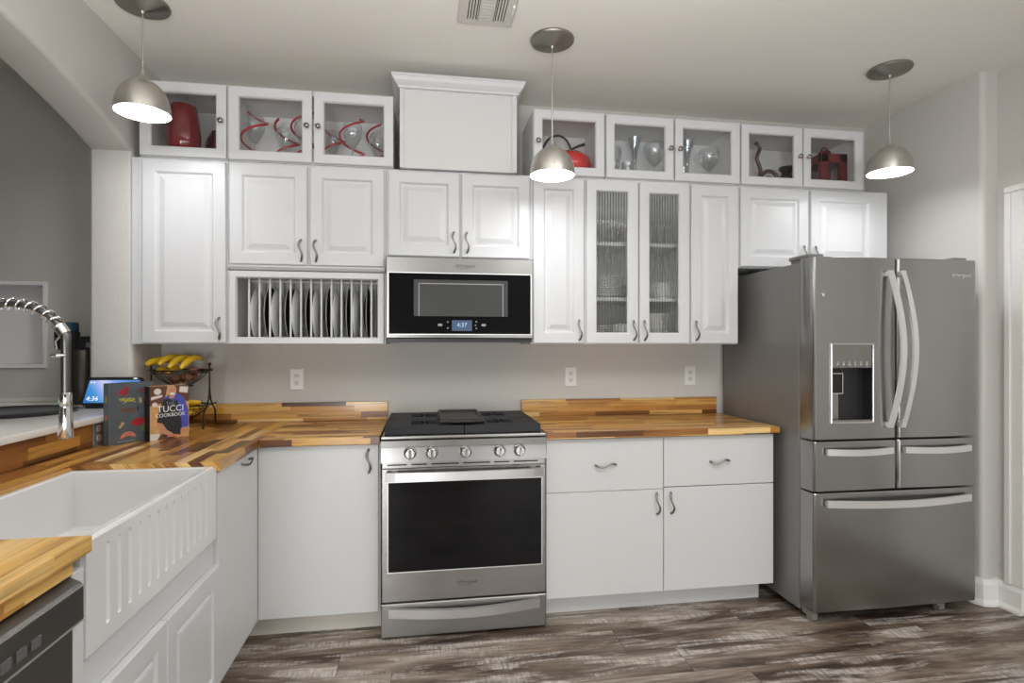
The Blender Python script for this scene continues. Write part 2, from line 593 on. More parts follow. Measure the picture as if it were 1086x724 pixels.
def lathe(bm, prof, c, n=32, axis='z', mi=0, cap=True):
    """profile [(radius, height)] around an axis through c"""
    loops = []
    for r, h in prof:
        lp = []
        if r < 1e-6:
            p = {'z': (0, 0, h), 'y': (0, -h, 0), 'x': (h, 0, 0)}[axis]
            lp = [bm.verts.new((c[0] + p[0], c[1] + p[1], c[2] + p[2]))]
        else:
            for k in range(n):
                t = 2 * math.pi * k / n
                a, b = r * math.cos(t), r * math.sin(t)
                p = {'z': (a, b, h), 'y': (a, -h, b), 'x': (h, a, b)}[axis]
                lp.append(bm.verts.new((c[0] + p[0], c[1] + p[1], c[2] + p[2])))
        loops.append(lp)
    for a, b in zip(loops[:-1], loops[1:]):
        if len(a) == 1 and len(b) == 1:
            continue
        for k in range(n):
            k2 = (k + 1) % n
            if len(a) == 1:
                f = bm.faces.new((a[0], b[k], b[k2]))
            elif len(b) == 1:
                f = bm.faces.new((a[k], a[k2], b[0]))
            else:
                f = bm.faces.new((a[k], a[k2], b[k2], b[k]))
            f.material_index = mi
    if cap:
        for lp in (loops[0], loops[-1]):
            if len(lp) > 1:
                bm.faces.new(lp).material_index = mi


def tube(bm, pts, r, n=8, cap=True, flat=1.0, mi=0, closed=False):
    """a tube along a polyline; r may be a list"""
    pts = [Vector(p) for p in pts]
    m = len(pts)
    rs = r if isinstance(r, (list, tuple)) else [r] * m
    up = None
    loops = []
    for i, p in enumerate(pts):
        if closed:
            t = (pts[(i + 1) % m] - pts[i - 1]).normalized()
        else:
            t = (pts[min(i + 1, m - 1)] - pts[max(i - 1, 0)]).normalized()
        if up is None:
            up = Vector((0, 0, 1)) if abs(t.z) < 0.9 else Vector((1, 0, 0))
        up = (up - t * up.dot(t))
        if up.length < 1e-5:
            up = Vector((0, 1, 0)) - t * t.y
        up.normalize()
        sd = t.cross(up)
        loops.append([bm.verts.new(p + up * (rs[i] * flat * math.cos(2 * math.pi * k / n)) + sd * (rs[i] * math.sin(2 * math.pi * k / n))) for k in range(n)])
    rng = range(m if closed else m - 1)
    for i in rng:
        a, b = loops[i], loops[(i + 1) % m]
        for k in range(n):
            f = bm.faces.new((a[k], a[(k + 1) % n], b[(k + 1) % n], b[k]))
            f.material_index = mi
    if cap and not closed:
        bm.faces.new(loops[0]).material_index = mi
        bm.faces.new(loops[-1]).material_index = mi


def arc_pts(c, r, a0, a1, n, u, v):
    c, u, v = Vector(c), Vector(u), Vector(v)
    return [c + u * (r * math.cos(a0 + (a1 - a0) * k / n)) + v * (r * math.sin(a0 + (a1 - a0) * k / n)) for k in range(n + 1)]


def ball(bm, c, r, sc=(1, 1, 1), seg=16, rg=10, rot=None, mi=0):
    mtx = Matrix.Translation(Vector(c))
    if rot is not None:
        mtx = mtx @ rot
    mtx = mtx @ Matrix.Diagonal((*sc, 1))
    ret = bmesh.ops.create_uvsphere(bm, u_segments=seg, v_segments=rg, radius=r, matrix=mtx)
    for v in ret['verts']:
        for f in v.link_faces:
            f.material_index = mi


def text_bm(s, size, O, A, N, extr=0.0004, align='CENTER', shear=0.0, sx=1.0):
    cu = bpy.data.curves.new('t', 'FONT')
    cu.body = s
    cu.size = size
    cu.align_x = align
    cu.align_y = 'CENTER'
    cu.extrude = extr
    cu.shear = shear
    cu.resolution_u = 3
    ob = bpy.data.objects.new('t', cu)
    me = bpy.data.meshes.new_from_object(ob)
    bm = bmesh.new()
    bm.from_mesh(me)
    A, N = Vector(A).normalized(), Vector(N).normalized()
    Bv = N.cross(A)
    mt = Matrix((( A.x * sx, Bv.x, N.x, O[0]), (A.y * sx, Bv.y, N.y, O[1]), (A.z * sx, Bv.z, N.z, O[2]), (0, 0, 0, 1)))
    bm.transform(mt)
    bpy.data.objects.remove(ob)
    bpy.data.curves.remove(cu)
    bpy.data.meshes.remove(me)
    return bm


def smooth_path(pts, n=6):
    """Catmull-Rom through the points"""
    P = [Vector(p) for p in pts]
    P = [P[0] * 2 - P[1]] + P + [P[-1] * 2 - P[-2]]
    out = []
    for i in range(1, len(P) - 2):
        a, b, c, d = P[i - 1], P[i], P[i + 1], P[i + 2]
        for k in range(n):
            t = k / n
            out.append(0.5 * ((2 * b) + (c - a) * t + (2 * a - 5 * b + 4 * c - d) * t * t + (3 * b - a - 3 * c + d) * t ** 3))
    out.append(P[-2])
    return out


def smooth_radii(rs, n=6):
    out = []
    for a, b in zip(rs[:-1], rs[1:]):
        out += [a + (b - a) * k / n for k in range(n)]
    return out + [rs[-1]]


X, Yv, Z = V(1, 0, 0), V(0, 1, 0), V(0, 0, 1)
FRONT = V(0, -1, 0)      # the back run faces -y
ORD = ['first', 'second', 'third', 'fourth', 'fifth', 'sixth', 'seventh', 'eighth', 'ninth', 'tenth', 'eleventh', 'twelfth']

# ------------------------------------------------------------------ the room
CEIL = 2.743
WLX, WLX2 = -1.374, -1.567      # kitchen and far face of the left wall
WRX = 2.845                     # right wall
bm = bmesh.new(); box(bm, -5.0, 6.0, -7.4, 0.12, -0.06, 0.0)
struct('floor', bm, 'floor')
bm = bmesh.new(); box(bm, -5.0, 6.0, -7.4, 0.12, CEIL, CEIL + 0.08)
struct('ceiling', bm, 'ceiling')
NX0, NX1, NZ0, NZ1 = -2.45, -1.935, 1.232, 1.640     # box niche in the far wall
bm = bmesh.new()
box(bm, NX1, 3.2, 0.0, 0.12, 0.0, CEIL)
box(bm, -5.0, NX0, 0.0, 0.12, 0.0, CEIL)
box(bm, NX0, NX1, 0.0, 0.12, 0.0, NZ0)
box(bm, NX0, NX1, 0.0, 0.12, NZ1, CEIL)
bmesh.ops.remove_doubles(bm, verts=bm.verts[:], dist=0.0001)
struct('wall_back', bm, 'wall')
bm = bmesh.new(); box(bm, -5.1, -5.0, -7.4, 0.12, 0.0, CEIL)
struct('wall_far_left', bm, 'wall')
bm = bmesh.new(); box(bm, -5.0, WLX2 - 0.001, -3.30, -3.20, 0.0, CEIL)  # added unseen partition that keeps light out of the room beyond
struct('wall_light_block', bm, 'wall')

# left wall with the arched pass-through: front profile in (y, z), the same on the far face, rounded edges
JY = -0.305
arch_f = [(JY, 2.262), (-0.345, 2.272), (-0.45, 2.306), (-0.57, 2.337), (-0.74, 2.373), (-0.967, 2.416), (-1.16, 2.437), (-1.5, 2.452), (-1.9, 2.437), (-2.3, 2.373), (-2.62, 2.29), (-2.75, 2.24)]
LEDGE_Z = 1.04
bm = bmesh.new()
poly = [(0.0, 0.0), (0.0, CEIL), (-3.6, CEIL), (-3.6, 0.0), (-2.75, 0.0), (-2.75, 2.24)][:0]
outer = [(0.0, 0.0), (0.0, CEIL), (-7.4, CEIL), (-7.4, 0.0)]
HALF = 1.012
# ring of faces: pass-through hole edges bevelled with a small bullnose
hole = [(JY, HALF)] + arch_f + [(-2.75, HALF)]
R = 0.022


def grow(pts, d):
    """push a closed outline outward by d"""
    n = len(pts)
    out = []
    cx = sum(p[0] for p in pts) / n
    cy = sum(p[1] for p in pts) / n
    for i in range(n):
        p0, p1, p2 = Vector(pts[i - 1]), Vector(pts[i]), Vector(pts[(i + 1) % n])
        e1, e2 = (p1 - p0).normalized(), (p2 - p1).normalized()
        n1, n2 = Vector((e1.y, -e1.x)), Vector((e2.y, -e2.x))
        if n1.dot(p1 - Vector((cx, cy))) < 0:
            n1 = -n1
        if n2.dot(p1 - Vector((cx, cy))) < 0:
            n2 = -n2
        b = (n1 + n2)
        b = b / max(0.3, b.length_squared / 2) if b.length > 1e-6 else n1
        out.append(tuple(p1 + b * d))
    return out


loops = []
for k in range(5):
    t = math.pi / 2 * k / 4
    g = grow(hole, R * (1 - math.sin(t))) if k < 4 else hole
    loops.append([(WLX - R * (1 - math.cos(t)), p[0], p[1]) for p in g])
for k in range(5):
    t = math.pi / 2 * (4 - k) / 4
    g = grow(hole, R * (1 - math.sin(t))) if k > 0 else hole
    loops.append([(WLX2 + R * (1 - math.cos(t)), p[0], p[1]) for p in g])
vl = [[bm.verts.new(p) for p in lp] for lp in loops]
nh = len(hole)
for a, b in zip(vl[:-1], vl[1:]):
    for j in range(nh):
        bm.faces.new((a[j], a[(j + 1) % nh], b[(j + 1) % nh], b[j]))
for xx, lp in ((WLX, vl[0]), (WLX2, vl[-1])):
    o4 = [bm.verts.new((xx, y, z)) for y, z in outer]
    # hole order: JY bottom -> arch -> far bottom ; outer: back bottom, back top, front top, front bottom
    bm.faces.new([o4[0], o4[1], lp[1], lp[0]])
    k = nh // 2
    bm.faces.new([o4[1]] + lp[1:k + 1])
    bm.faces.new([o4[1], o4[2]] + lp[k:nh - 1][::-1])
    bm.faces.new([o4[2], o4[3], lp[nh - 1], lp[nh - 2]])
    bm.faces.new([o4[3], o4[0], lp[0], lp[nh - 1]])
    if xx == WLX:
        oa = o4
    else:
        for j in range(4):
            bm.faces.new((oa[j], oa[(j + 1) % 4], o4[(j + 1) % 4], o4[j]))
struct('wall_left', bm, 'wall', smooth=40)

# right wall stub with a bullnose end, and the door wall beyond it
bm = bmesh.new()
pts = [(WRX, 0.0)]
pts += [(WRX + 0.025 - 0.025 * math.cos(t), -0.755 - 0.025 * math.sin(t)) for t in [math.pi / 2 * k / 5 for k in range(6)]]
pts += [(2.935, -0.78), (3.2, -0.78), (3.2, 0.0)]
prism(bm, pts, 0.0, CEIL)
struct('wall_right', bm, 'wall', smooth=40)
DY0, DY1 = -0.922, -1.72        # door opening along y
bm = bmesh.new()
box(bm, 2.935, 3.05, DY0, -0.78, 0, CEIL)
box(bm, 2.935, 3.05, DY1, DY0, 2.04, CEIL)
box(bm, 2.935, 3.05, -7.4, DY1, 0, CEIL)
struct('wall_door_side', bm, 'wall')

# door casing (a stepped moulding), door slab, baseboards
bm = bmesh.new()
cw = 0.088
for (ya, yb, za, zb) in ((DY0, DY0 + cw, 0.1305, 2.04 + cw), (DY1 - cw, DY1, 0.0, 2.04 + cw), (DY1 + 0.0005, DY0 - 0.0005, 2.04, 2.04 + cw)):
    box(bm, 2.918, 2.9345, ya, yb, za, zb, bev=0.004)
box(bm, 2.908, 2.918, DY0 + cw - 0.03, DY0 + cw, 0.1305, 2.04 + cw - 0.031, bev=0.004)
box(bm, 2.908, 2.918, DY1 - cw, DY1 - cw + 0.03, 0.0, 2.04 + cw - 0.031, bev=0.004)
box(bm, 2.908, 2.918, DY1 - cw, DY0 + cw, 2.04 + cw - 0.03, 2.04 + cw, bev=0.004)
struct('trim_1', bm, 'trim')
bm = bmesh.new()
rings(bm, V(2.96, DY1 + 0.004, 0.006), V(0, 1, 0), Z, V(-1, 0, 0), DY0 - DY1 - 0.008, 2.03,
      [(0, -0.035), (0, 0), (0.11, 0), (0.125, -0.008), (0.15, -0.008), (0.18, 0)])
d1 = struct('door_1', bm, 'trim')
bm = bmesh.new()
lathe(bm, [(0.0, 0.0), (0.027, 0.0), (0.027, 0.006), (0.012, 0.01), (0.012, 0.035), (0.027, 0.045), (0.027, 0.06), (0.0, 0.066)], (0, 0, 0), 20, 'x')
bm.transform(Matrix.Translation((2.96, DY1 + 0.07, 1.0)) @ Matrix.Rotation(math.pi, 4, 'Z'))
put('door_knob', bm, 'nickel', d1, 40)


def baseboard(name, pts):
    """moulded baseboard along a polyline, outward on the left of the path"""
    bm = bmesh.new()
    prof = [(0.0, 0.0), (0.040, 0.0), (0.040, 0.012), (0.030, 0.026), (0.027, 0.03), (0.027, 0.105), (0.019, 0.118), (0.013, 0.128), (0.0, 0.13)]
    n = len(pts)
    loops = []
    for i, p in enumerate(pts):
        p = Vector(p)
        e1 = (p - Vector(pts[i - 1])).normalized() if i > 0 else None
        e2 = (Vector(pts[i + 1]) - p).normalized() if i < n - 1 else None
        e1 = e1 or e2
        e2 = e2 or e1
        n1, n2 = Vector((-e1.y, e1.x)), Vector((-e2.y, e2.x))
        b = n1 + n2
        b = b / (b.length_squared / 2)
        loops.append([bm.verts.new((p.x + b.x * a, p.y + b.y * a, z)) for a, z in prof])
    for a, b in zip(loops[:-1], loops[1:]):
        for k in range(len(prof) - 1):
            bm.faces.new((a[k], a[k + 1], b[k + 1], b[k]))
    bm.faces.new(loops[0]); bm.faces.new(loops[-1])
    return struct(name, bm, 'trim', smooth=30)


baseboard('baseboard_right', [(2.9349, -0.921), (2.9349, -0.7801), (2.87, -0.7801), (2.853, -0.774), (2.8449, -0.755), (2.8449, -0.02)])

# the white quartz bar ledge running through the pass-through
bm = bmesh.new()
prism(bm, [(-1.305, -0.307), (-2.15, -0.307), (-2.15, -2.74), (-1.305, -2.74)], HALF + 0.001, LEDGE_Z, bev=0.004)
bm2 = bmesh.new()
ledge = put('bar_ledge', bm, 'quartz', None, 30)
tag(ledge, 'white quartz bar ledge along the pass-through above the sink', 'ledge')
bm2 = bmesh.new()
box(bm2, -2.15, -1.575, -0.306, -0.001, HALF + 0.001, LEDGE_Z)
box(bm2, -2.15, -1.575, -0.016, -0.001, LEDGE_Z, LEDGE_Z + 0.022, bev=0.003)
put('ledge_return', bm2, 'quartz', ledge)
bm = bmesh.new()
box(bm, -2.05, -1.575, -2.74, -0.001, 0.0, HALF)
struct('wall_half', bm, 'wall')


# ------------------------------------------------------------------ cabinet hardware and doors
def wavy_pull(parent, c, along, N, L=0.105):
    """S-curved pewter bar pull, centre c, along a unit vector, standing out along N"""
    c, along, N = Vector(c), Vector(along), Vector(N)
    side = along.cross(N)
    pts, rs = [], []
    for k in range(17):
        t = k / 16
        s = (t - 0.5) * L
        out = 0.026 * math.sin(math.pi * min(1, max(0, t))) ** 0.5
        w = 0.0085 * math.sin(2 * math.pi * t)
        pts.append(c + along * s + N * (0.001 + out) + side * w)
        rs.append(0.0035 + 0.0022 * abs(math.cos(math.pi * t)))
    bm = bmesh.new()
    tube(bm, pts, rs, 8)
    return put('handle', bm, 'pull', parent, 50)


def knob(parent, c, N):
    bm = bmesh.new()
    lathe(bm, [(0.0, 0), (0.007, 0), (0.005, 0.006), (0.005, 0.012), (0.012, 0.016), (0.0135, 0.021), (0.010, 0.026), (0.0, 0.028)], (0, 0, 0), 16, 'y')
    bm.transform(Matrix.Translation(Vector(c)))
    return put('knob', bm, 'pull', parent, 50)


T = 0.02


def raised_door(parent, x0, x1, z0, z1, yb, handle=None, hz=None):
    """white raised-panel door on the back run; handle 'l' or 'r'"""
    bm = bmesh.new()
    w, h = x1 - x0, z1 - z0
    s = 0.056
    rings(bm, V(x0, yb, z0), X, Z, FRONT, w, h,
          [(0, 0), (0, T - 0.004), (0.004, T), (s, T), (s + 0.005, T - 0.004), (s + 0.009, T - 0.009), (s + 0.02, T - 0.009), (s + 0.044, T - 0.001), (s + 0.046, T - 0.001)])
    d = put('door', bm, 'white', parent)
    if handle:
        hx = x0 + 0.028 if handle == 'l' else x1 - 0.028
        wavy_pull(d, (hx, yb - T, hz if hz else z0 + 0.085), Z, FRONT)
    return d


def glass_door(parent, x0, x1, z0, z1, yb, kn=None, s=0.052, pane='glass'):
    bm = bmesh.new()
    w, h = x1 - x0, z1 - z0
    rings(bm, V(x0, yb, z0), X, Z, FRONT, w, h,
          [(0, 0), (0, T - 0.003), (0.003, T), (s - 0.008, T), (s - 0.003, T - 0.004), (s, T - 0.012), (s, 0)], close=True)
    d = put('door', bm, 'white', parent)
    bm = bmesh.new()
    if pane == 'glass':
        box(bm, x0 + s - 0.0005, x1 - s + 0.0005, yb - 0.0065, yb - 0.0035, z0 + s - 0.0005, z1 - s + 0.0005)
        put('pane', bm, 'glass', d)
    else:
        n = max(8, int((w - 2 * s) / 0.0145))
        pw = (w - 2 * s) / n
        pts = []
        for k in range(n):
            for q in range(8):
                t = q / 8
                pts.append((x0 + s + (k + t) * pw, -0.0052 - 0.0040 * math.sin(math.pi * t)))
        pts.append((x1 - s, -0.0052))
        front = [[bm.verts.new((px, yb + py, zz)) for px, py in pts] for zz in (z0 + s, z1 - s)]
        back = [[bm.verts.new((px, yb - 0.0022, zz)) for px in (x0 + s, x1 - s)] for zz in (z0 + s, z1 - s)]
        for k in range(len(pts) - 1):
            bm.faces.new((front[0][k], front[0][k + 1], front[1][k + 1], front[1][k])).material_index = 1 if k % 8 in (0, 7) else 0
        bm.faces.new((back[0][0], back[0][1], back[1][1], back[1][0]))
        bm.faces.new((back[0][0], back[1][0], front[1][0], front[0][0]))
        bm.faces.new((back[0][1], back[1][1], front[1][-1], front[0][-1]))
        bm.faces.new([back[0][1], back[0][0]] + front[0])
        bm.faces.new([back[1][1], back[1][0]] + front[1])
        put('pane', bm, ['reeded', 'groove'], d, 40, label='vertically reeded glass pane')
    if kn:
        kx = x0 + 0.022 if kn == 'l' else x1 - 0.022
        knob(d, (kx, yb - T, (z0 + z1) / 2 + 0.0), FRONT)
    return d


def open_carcass(parent, x0, x1, yf, z0, z1, t=0.018, backm=True):
    """hollow cabinet body: five boards and a face frame"""
    bm = bmesh.new()
    e = 0.0015
    box(bm, x0, x0 + t, yf, -0.002, z0, z1)
    box(bm, x1 - t, x1, yf, -0.002, z0, z1)
    box(bm, x0 + t - e, x1 - t + e, yf, -0.002, z1 - t, z1)
    box(bm, x0 + t - e, x1 - t + e, yf, -0.002, z0, z0 + t)
    box(bm, x0 + t - e, x1 - t + e, -0.010, -0.002, z0 + t - e, z1 - t + e)
    return put('carcass', bm, 'white_in', parent)


def solid_carcass(parent, x0, x1, yf, z0, z1, mat='white'):
    bm = bmesh.new()
    box(bm, x0, x1, yf, -0.002, z0, z1, bev=0.0015, seg=1)
    return put('carcass', bm, mat, parent)


YF = -0.32      # face of the wall-cabinet bodies, doors stand 2 cm proud
UB, UT = 1.337, 2.232
TB, TT = 2.234, 2.594

# --- lower row of wall cabinets
r = thing('wall_cabinet', 'tall single door white wall cabinet at the far left beside the pass-through', 'cabinet', (-1.14, 0, UB))
solid_carcass(r, -1.345, -0.9385, YF, UB, UT)
raised_door(r, -1.319, -0.945, UB + 0.004, 2.220, YF, 'r', UB + 0.075)
bm = bmesh.new(); box(bm, -1.3735, -1.3455, -0.312, -0.002, UB, UT)
put('filler_strip', bm, 'white', r)

r = thing('wall_cabinet', 'white two door wall cabinet right above the plate rack', 'cabinet', (-0.56, 0, 1.70))
solid_carcass(r, -0.9375, -0.1845, YF, 1.716, UT)
raised_door(r, -0.927, -0.566, 1.728, 2.220, YF, 'r', 1.80)
raised_door(r, -0.552, -0.192, 1.728, 2.220, YF, 'l', 1.80)
bm = bmesh.new()
prism(bm, [(YF, 1.700), (-0.336, 1.704), (-0.346, 1.716), (-0.346, 1.722), (YF, 1.722)], -0.932, -0.187, V(0, 0, 0), Yv, Z, X)
put('light_rail', bm, 'white', r)

r = thing('wall_cabinet', 'short two door white wall cabinet above the microwave', 'cabinet', (0.19, 0, 1.78))
solid_carcass(r, -0.1835, 0.5665, YF, 1.780, UT)
raised_door(r, -0.172, 0.189, 1.787, 2.220, YF, 'r', 1.862)
raised_door(r, 0.200, 0.558, 1.787, 2.220, YF, 'l', 1.862)

r = thing('wall_cabinet', 'tall narrow single door white wall cabinet right of the microwave', 'cabinet', (0.715, 0, UB))
solid_carcass(r, 0.5675, 0.8625, YF, UB, UT)
raised_door(r, 0.578, 0.857, UB + 0.004, 2.220, YF, 'r', UB + 0.075)

rg = thing('glass_front_cabinet', 'white wall cabinet with two reeded glass doors and dishes on shelves', 'cabinet', (1.165, 0, UB))
open_carcass(rg, 0.8635, 1.4625, YF, UB, UT)
glass_door(rg, 0.870, 1.161, UB + 0.004, 2.220, YF, None, 0.060, 'reeded')
glass_door(rg, 1.170, 1.457, UB + 0.004, 2.220, YF, None, 0.060, 'reeded')
for d in [c for c in rg.children if c.name.startswith('door')]:
    pass
ds = [c for c in rg.children if c.name.startswith('door')]
wavy_pull(ds[0], (1.135, YF - T, UB + 0.075), Z, FRONT)
wavy_pull(ds[1], (1.196, YF - T, UB + 0.075), Z, FRONT)
SH1, SH2 = 1.575, 1.88
for sz in (SH1, SH2):
    bm = B(0.8830, 1.4430, -0.285, -0.011, sz, sz + 0.02, bev=0.002)
    put('shelf', bm, 'white', rg)
bm = B(1.155, 1.176, YF, YF + 0.02, UB + 0.018, UT - 0.018)
put('center_stile', bm, 'white', rg)

r = thing('wall_cabinet', 'tall narrow single door white wall cabinet beside the refrigerator', 'cabinet', (1.61, 0, UB))
solid_carcass(r, 1.4635, 1.7555, YF, UB, UT)
raised_door(r, 1.470, 1.750, UB + 0.004, 2.220, YF, 'l', UB + 0.075)

r = thing('wall_cabinet', 'short two door white wall cabinet right above the refrigerator', 'cabinet', (2.23, 0, 1.77))
solid_carcass(r, 1.7565, 2.715, YF, 1.768, UT)
raised_door(r, 1.766, 2.186, 1.775, 2.220, YF, 'r', 1.845)
raised_door(r, 2.203, 2.632, 1.775, 2.220, YF, 'l', 1.845)

# --- upper row of small glass-door cabinets
r = thing('glass_door_cabinet', 'small glass door cabinet holding the dark red glass vase, at far left', 'cabinet', (-1.14, 0, TB))
open_carcass(r, -1.332, -0.9395, YF, TB, TT)
glass_door(r, -1.330, -0.9425, TB + 0.004, TT, YF, 'r', 0.05)

r = thing('glass_door_cabinet', 'two door glass cabinet holding the red ribbon wrapped stemware', 'cabinet', (-0.54, 0, TB))
open_carcass(r, -0.9355, -0.1465, YF, TB, TT)
glass_door(r, -0.9335, -0.5435, TB + 0.004, TT, YF, 'r', 0.05)
glass_door(r, -0.5335, -0.1465, TB + 0.004, TT, YF, 'l', 0.05)

r = thing('glass_door_cabinet', 'single glass door cabinet holding the bright red bowl, behind the middle pendant', 'cabinet', (0.775, 0, TB))
open_carcass(r, 0.580, 0.972, YF, TB, TT - 0.012)
glass_door(r, 0.582, 0.970, TB + 0.004, TT - 0.012, YF, 'l', 0.05)

r = thing('glass_door_cabinet', 'two door glass cabinet holding clear vases and wine glasses', 'cabinet', (1.37, 0, TB))
open_carcass(r, 0.979, 1.763, YF, TB, TT - 0.012)
glass_door(r, 0.981, 1.367, TB + 0.004, TT - 0.014, YF, 'r', 0.05)
glass_door(r, 1.376, 1.761, TB + 0.004, TT - 0.014, YF, 'l', 0.05)

r = thing('glass_door_cabinet', 'two door glass cabinet at far right holding brown ornaments and red lantern', 'cabinet', (2.155, 0, TB))
open_carcass(r, 1.770, 2.541, YF, TB, TT - 0.018)
glass_door(r, 1.772, 2.149, TB + 0.004, TT - 0.018, YF, 'r', 0.05)
glass_door(r, 2.158, 2.541, TB + 0.004, TT - 0.018, YF, 'l', 0.05)

# --- white boxed vent chase with crown moulding
r = thing('vent_chase', 'plain white boxed chase with crown moulding, reaching up to the ceiling', 'chase', (0.19, 0, TB))
bm = bmesh.new()
box(bm, -0.112, 0.487, -0.345, -0.002, TB, 2.65, bev=0.002)
put('body', bm, 'slab', r)
bm = bmesh.new()
box(bm, 0.462, 0.4885, -0.352, -0.345, TB, 2.65, bev=0.001)
put('corner_strip', bm, 'white', r)
bm = bmesh.new()
box(bm, -0.114, -0.092, -0.352, -0.345, TB, 2.65, bev=0.001)
put('corner_strip', bm, 'white', r)
bm = bmesh.new()
prof = [(0.0, 2.635), (0.008, 2.637), (0.010, 2.646), (0.016, 2.652), (0.028, 2.667), (0.036, 2.683), (0.040, 2.688), (0.040, 2.697), (0.0, 2.697)]
loops = []
for d, z in prof:
    loops.append([bm.verts.new(p) for p in ((-0.114 - d, -0.002, z), (-0.114 - d, -0.352 - d, z), (0.4885 + d, -0.352 - d, z), (0.4885 + d, -0.002, z))])
for a, b in zip(loops[:-1], loops[1:]):
    for j in range(4):
        bm.faces.new((a[j], a[(j + 1) % 4], b[(j + 1) % 4], b[j]))
bm.faces.new(loops[0]); bm.faces.new(loops[-1])
put('crown_moulding', bm, 'white', r)

# --- plate rack with dowels
rk = thing('plate_rack', 'white open plate rack with dowels and upright plates, left of the microwave', 'plate rack', (-0.56, 0, UB))
x0, x1, z0, z1 = -0.9375, -0.1845, UB, 1.698
open_carcass(rk, x0, x1, YF, z0, z1)
bm = bmesh.new()
rings(bm, V(x0 + 0.008, YF, z0), X, Z, FRONT, x1 - x0 - 0.016, z1 - z0 - 0.004,
      [(0, 0), (0, T - 0.003), (0.003, T), (0.028, T), (0.034, T - 0.012), (0.034, 0)], close=True)
put('face_frame', bm, 'white', rk)
DX = [-0.847 + 0.0491 * k for k in range(13)]
for yy in (-0.305, -0.055):
    for dx in DX:
        bm = bmesh.new()
        lathe(bm, [(0.0052, z0 + 0.018), (0.0052, z1 - 0.018)], (dx, yy, 0), 10)
        put('dowel', bm, 'white', rk, 40)
for yy in (-0.305, -0.055):
    bm = B(x0 + 0.019, x1 - 0.019, yy - 0.012, yy + 0.012, z1 - 0.032, z1 - 0.0185)
    put('dowel_rail', bm, 'white_in', rk)


def plate(name, label, c, rad, mat, axis, tilt, group, deep=0.02, rim=None):
    """a plate: lathe around z, then stood up"""
    bm = bmesh.new()
    pr = [(0.0, 0.0), (rad * 0.55, 0.0), (rad * 0.62, 0.003), (rad * 0.97, deep), (rad, deep + 0.002), (rad * 0.985, deep + 0.0045), (rad * 0.62, 0.0085), (rad * 0.55, 0.005), (0.0, 0.005)]
    lathe(bm, pr, (0, 0, 0), 40)
    if rim:
        for f in bm.faces:
            if (f.calc_center_median().xy.length) > rad * 0.965:
                f.material_index = 1
    if axis == 'x':
        bm.transform(Matrix.Translation(Vector(c)) @ Matrix.Rotation(tilt, 4, 'Z') @ Matrix.Rotation(math.radians(90), 4, 'Y'))
    elif axis == '-x':
        bm.transform(Matrix.Translation(Vector(c)) @ Matrix.Rotation(tilt, 4, 'Z') @ Matrix.Rotation(math.radians(-90), 4, 'Y'))
    else:
        bm.transform(Matrix.Translation(Vector(c)))
    o = put(name, bm, [mat, rim] if rim else mat, None, 50)
    tag(o, label, 'plate', group)
    return o


for k in range(12):
    cx = (DX[k] + DX[k + 1]) / 2
    if k % 2 == 0:
        plate('dinner_plate', '%s white plate from the left standing in the plate rack' % ORD[k // 2], (cx - 0.002, -0.178, 1.356 + 0.134), 0.134, 'porcelain', '-x', 0.0, 'white plates in the plate rack', 0.0125)
    else:
        plate('dinner_plate', '%s black plate from the left standing in the plate rack' % ORD[k // 2], (cx - 0.0187, -0.178, 1.356 + 0.138), 0.138, 'black_plate', 'x', 0.0, 'black plates in the plate rack', 0.015, 'rim_glint')

# ------------------------------------------------------------------ contents of the glass cabinets
TZ = TB + 0.0185     # floor inside the upper row


def vase_like(name, label, cat, c, prof, mat, group=None, n=36):
    bm = bmesh.new()
    lathe(bm, prof, c, n, cap=False)
    o = put(name, bm, mat, None, 40)
    return tag(o, label, cat, group)


vase_like('glass_vase', 'large dark red glass vase in the far left glass cabinet', 'vase', (-1.185, -0.205, TZ),
          [(0, 0), (0.036, 0), (0.038, 0.022), (0.062, 0.040), (0.077, 0.085), (0.078, 0.13), (0.071, 0.21), (0.062, 0.268), (0.057, 0.278), (0.054, 0.276), (0.067, 0.21), (0.074, 0.13), (0.073, 0.085), (0.058, 0.045), (0, 0.03)], 'ruby')
vase_like('glass_bowl', 'round dark plum glass bowl behind the large red vase', 'bowl', (-1.042, -0.098, TZ),
          [(0, 0), (0.035, 0), (0.065, 0.03), (0.078, 0.085), (0.074, 0.14), (0.050, 0.19), (0.046, 0.19), (0.070, 0.14), (0.074, 0.085), (0.06, 0.036), (0, 0.012)], 'plum_glass')


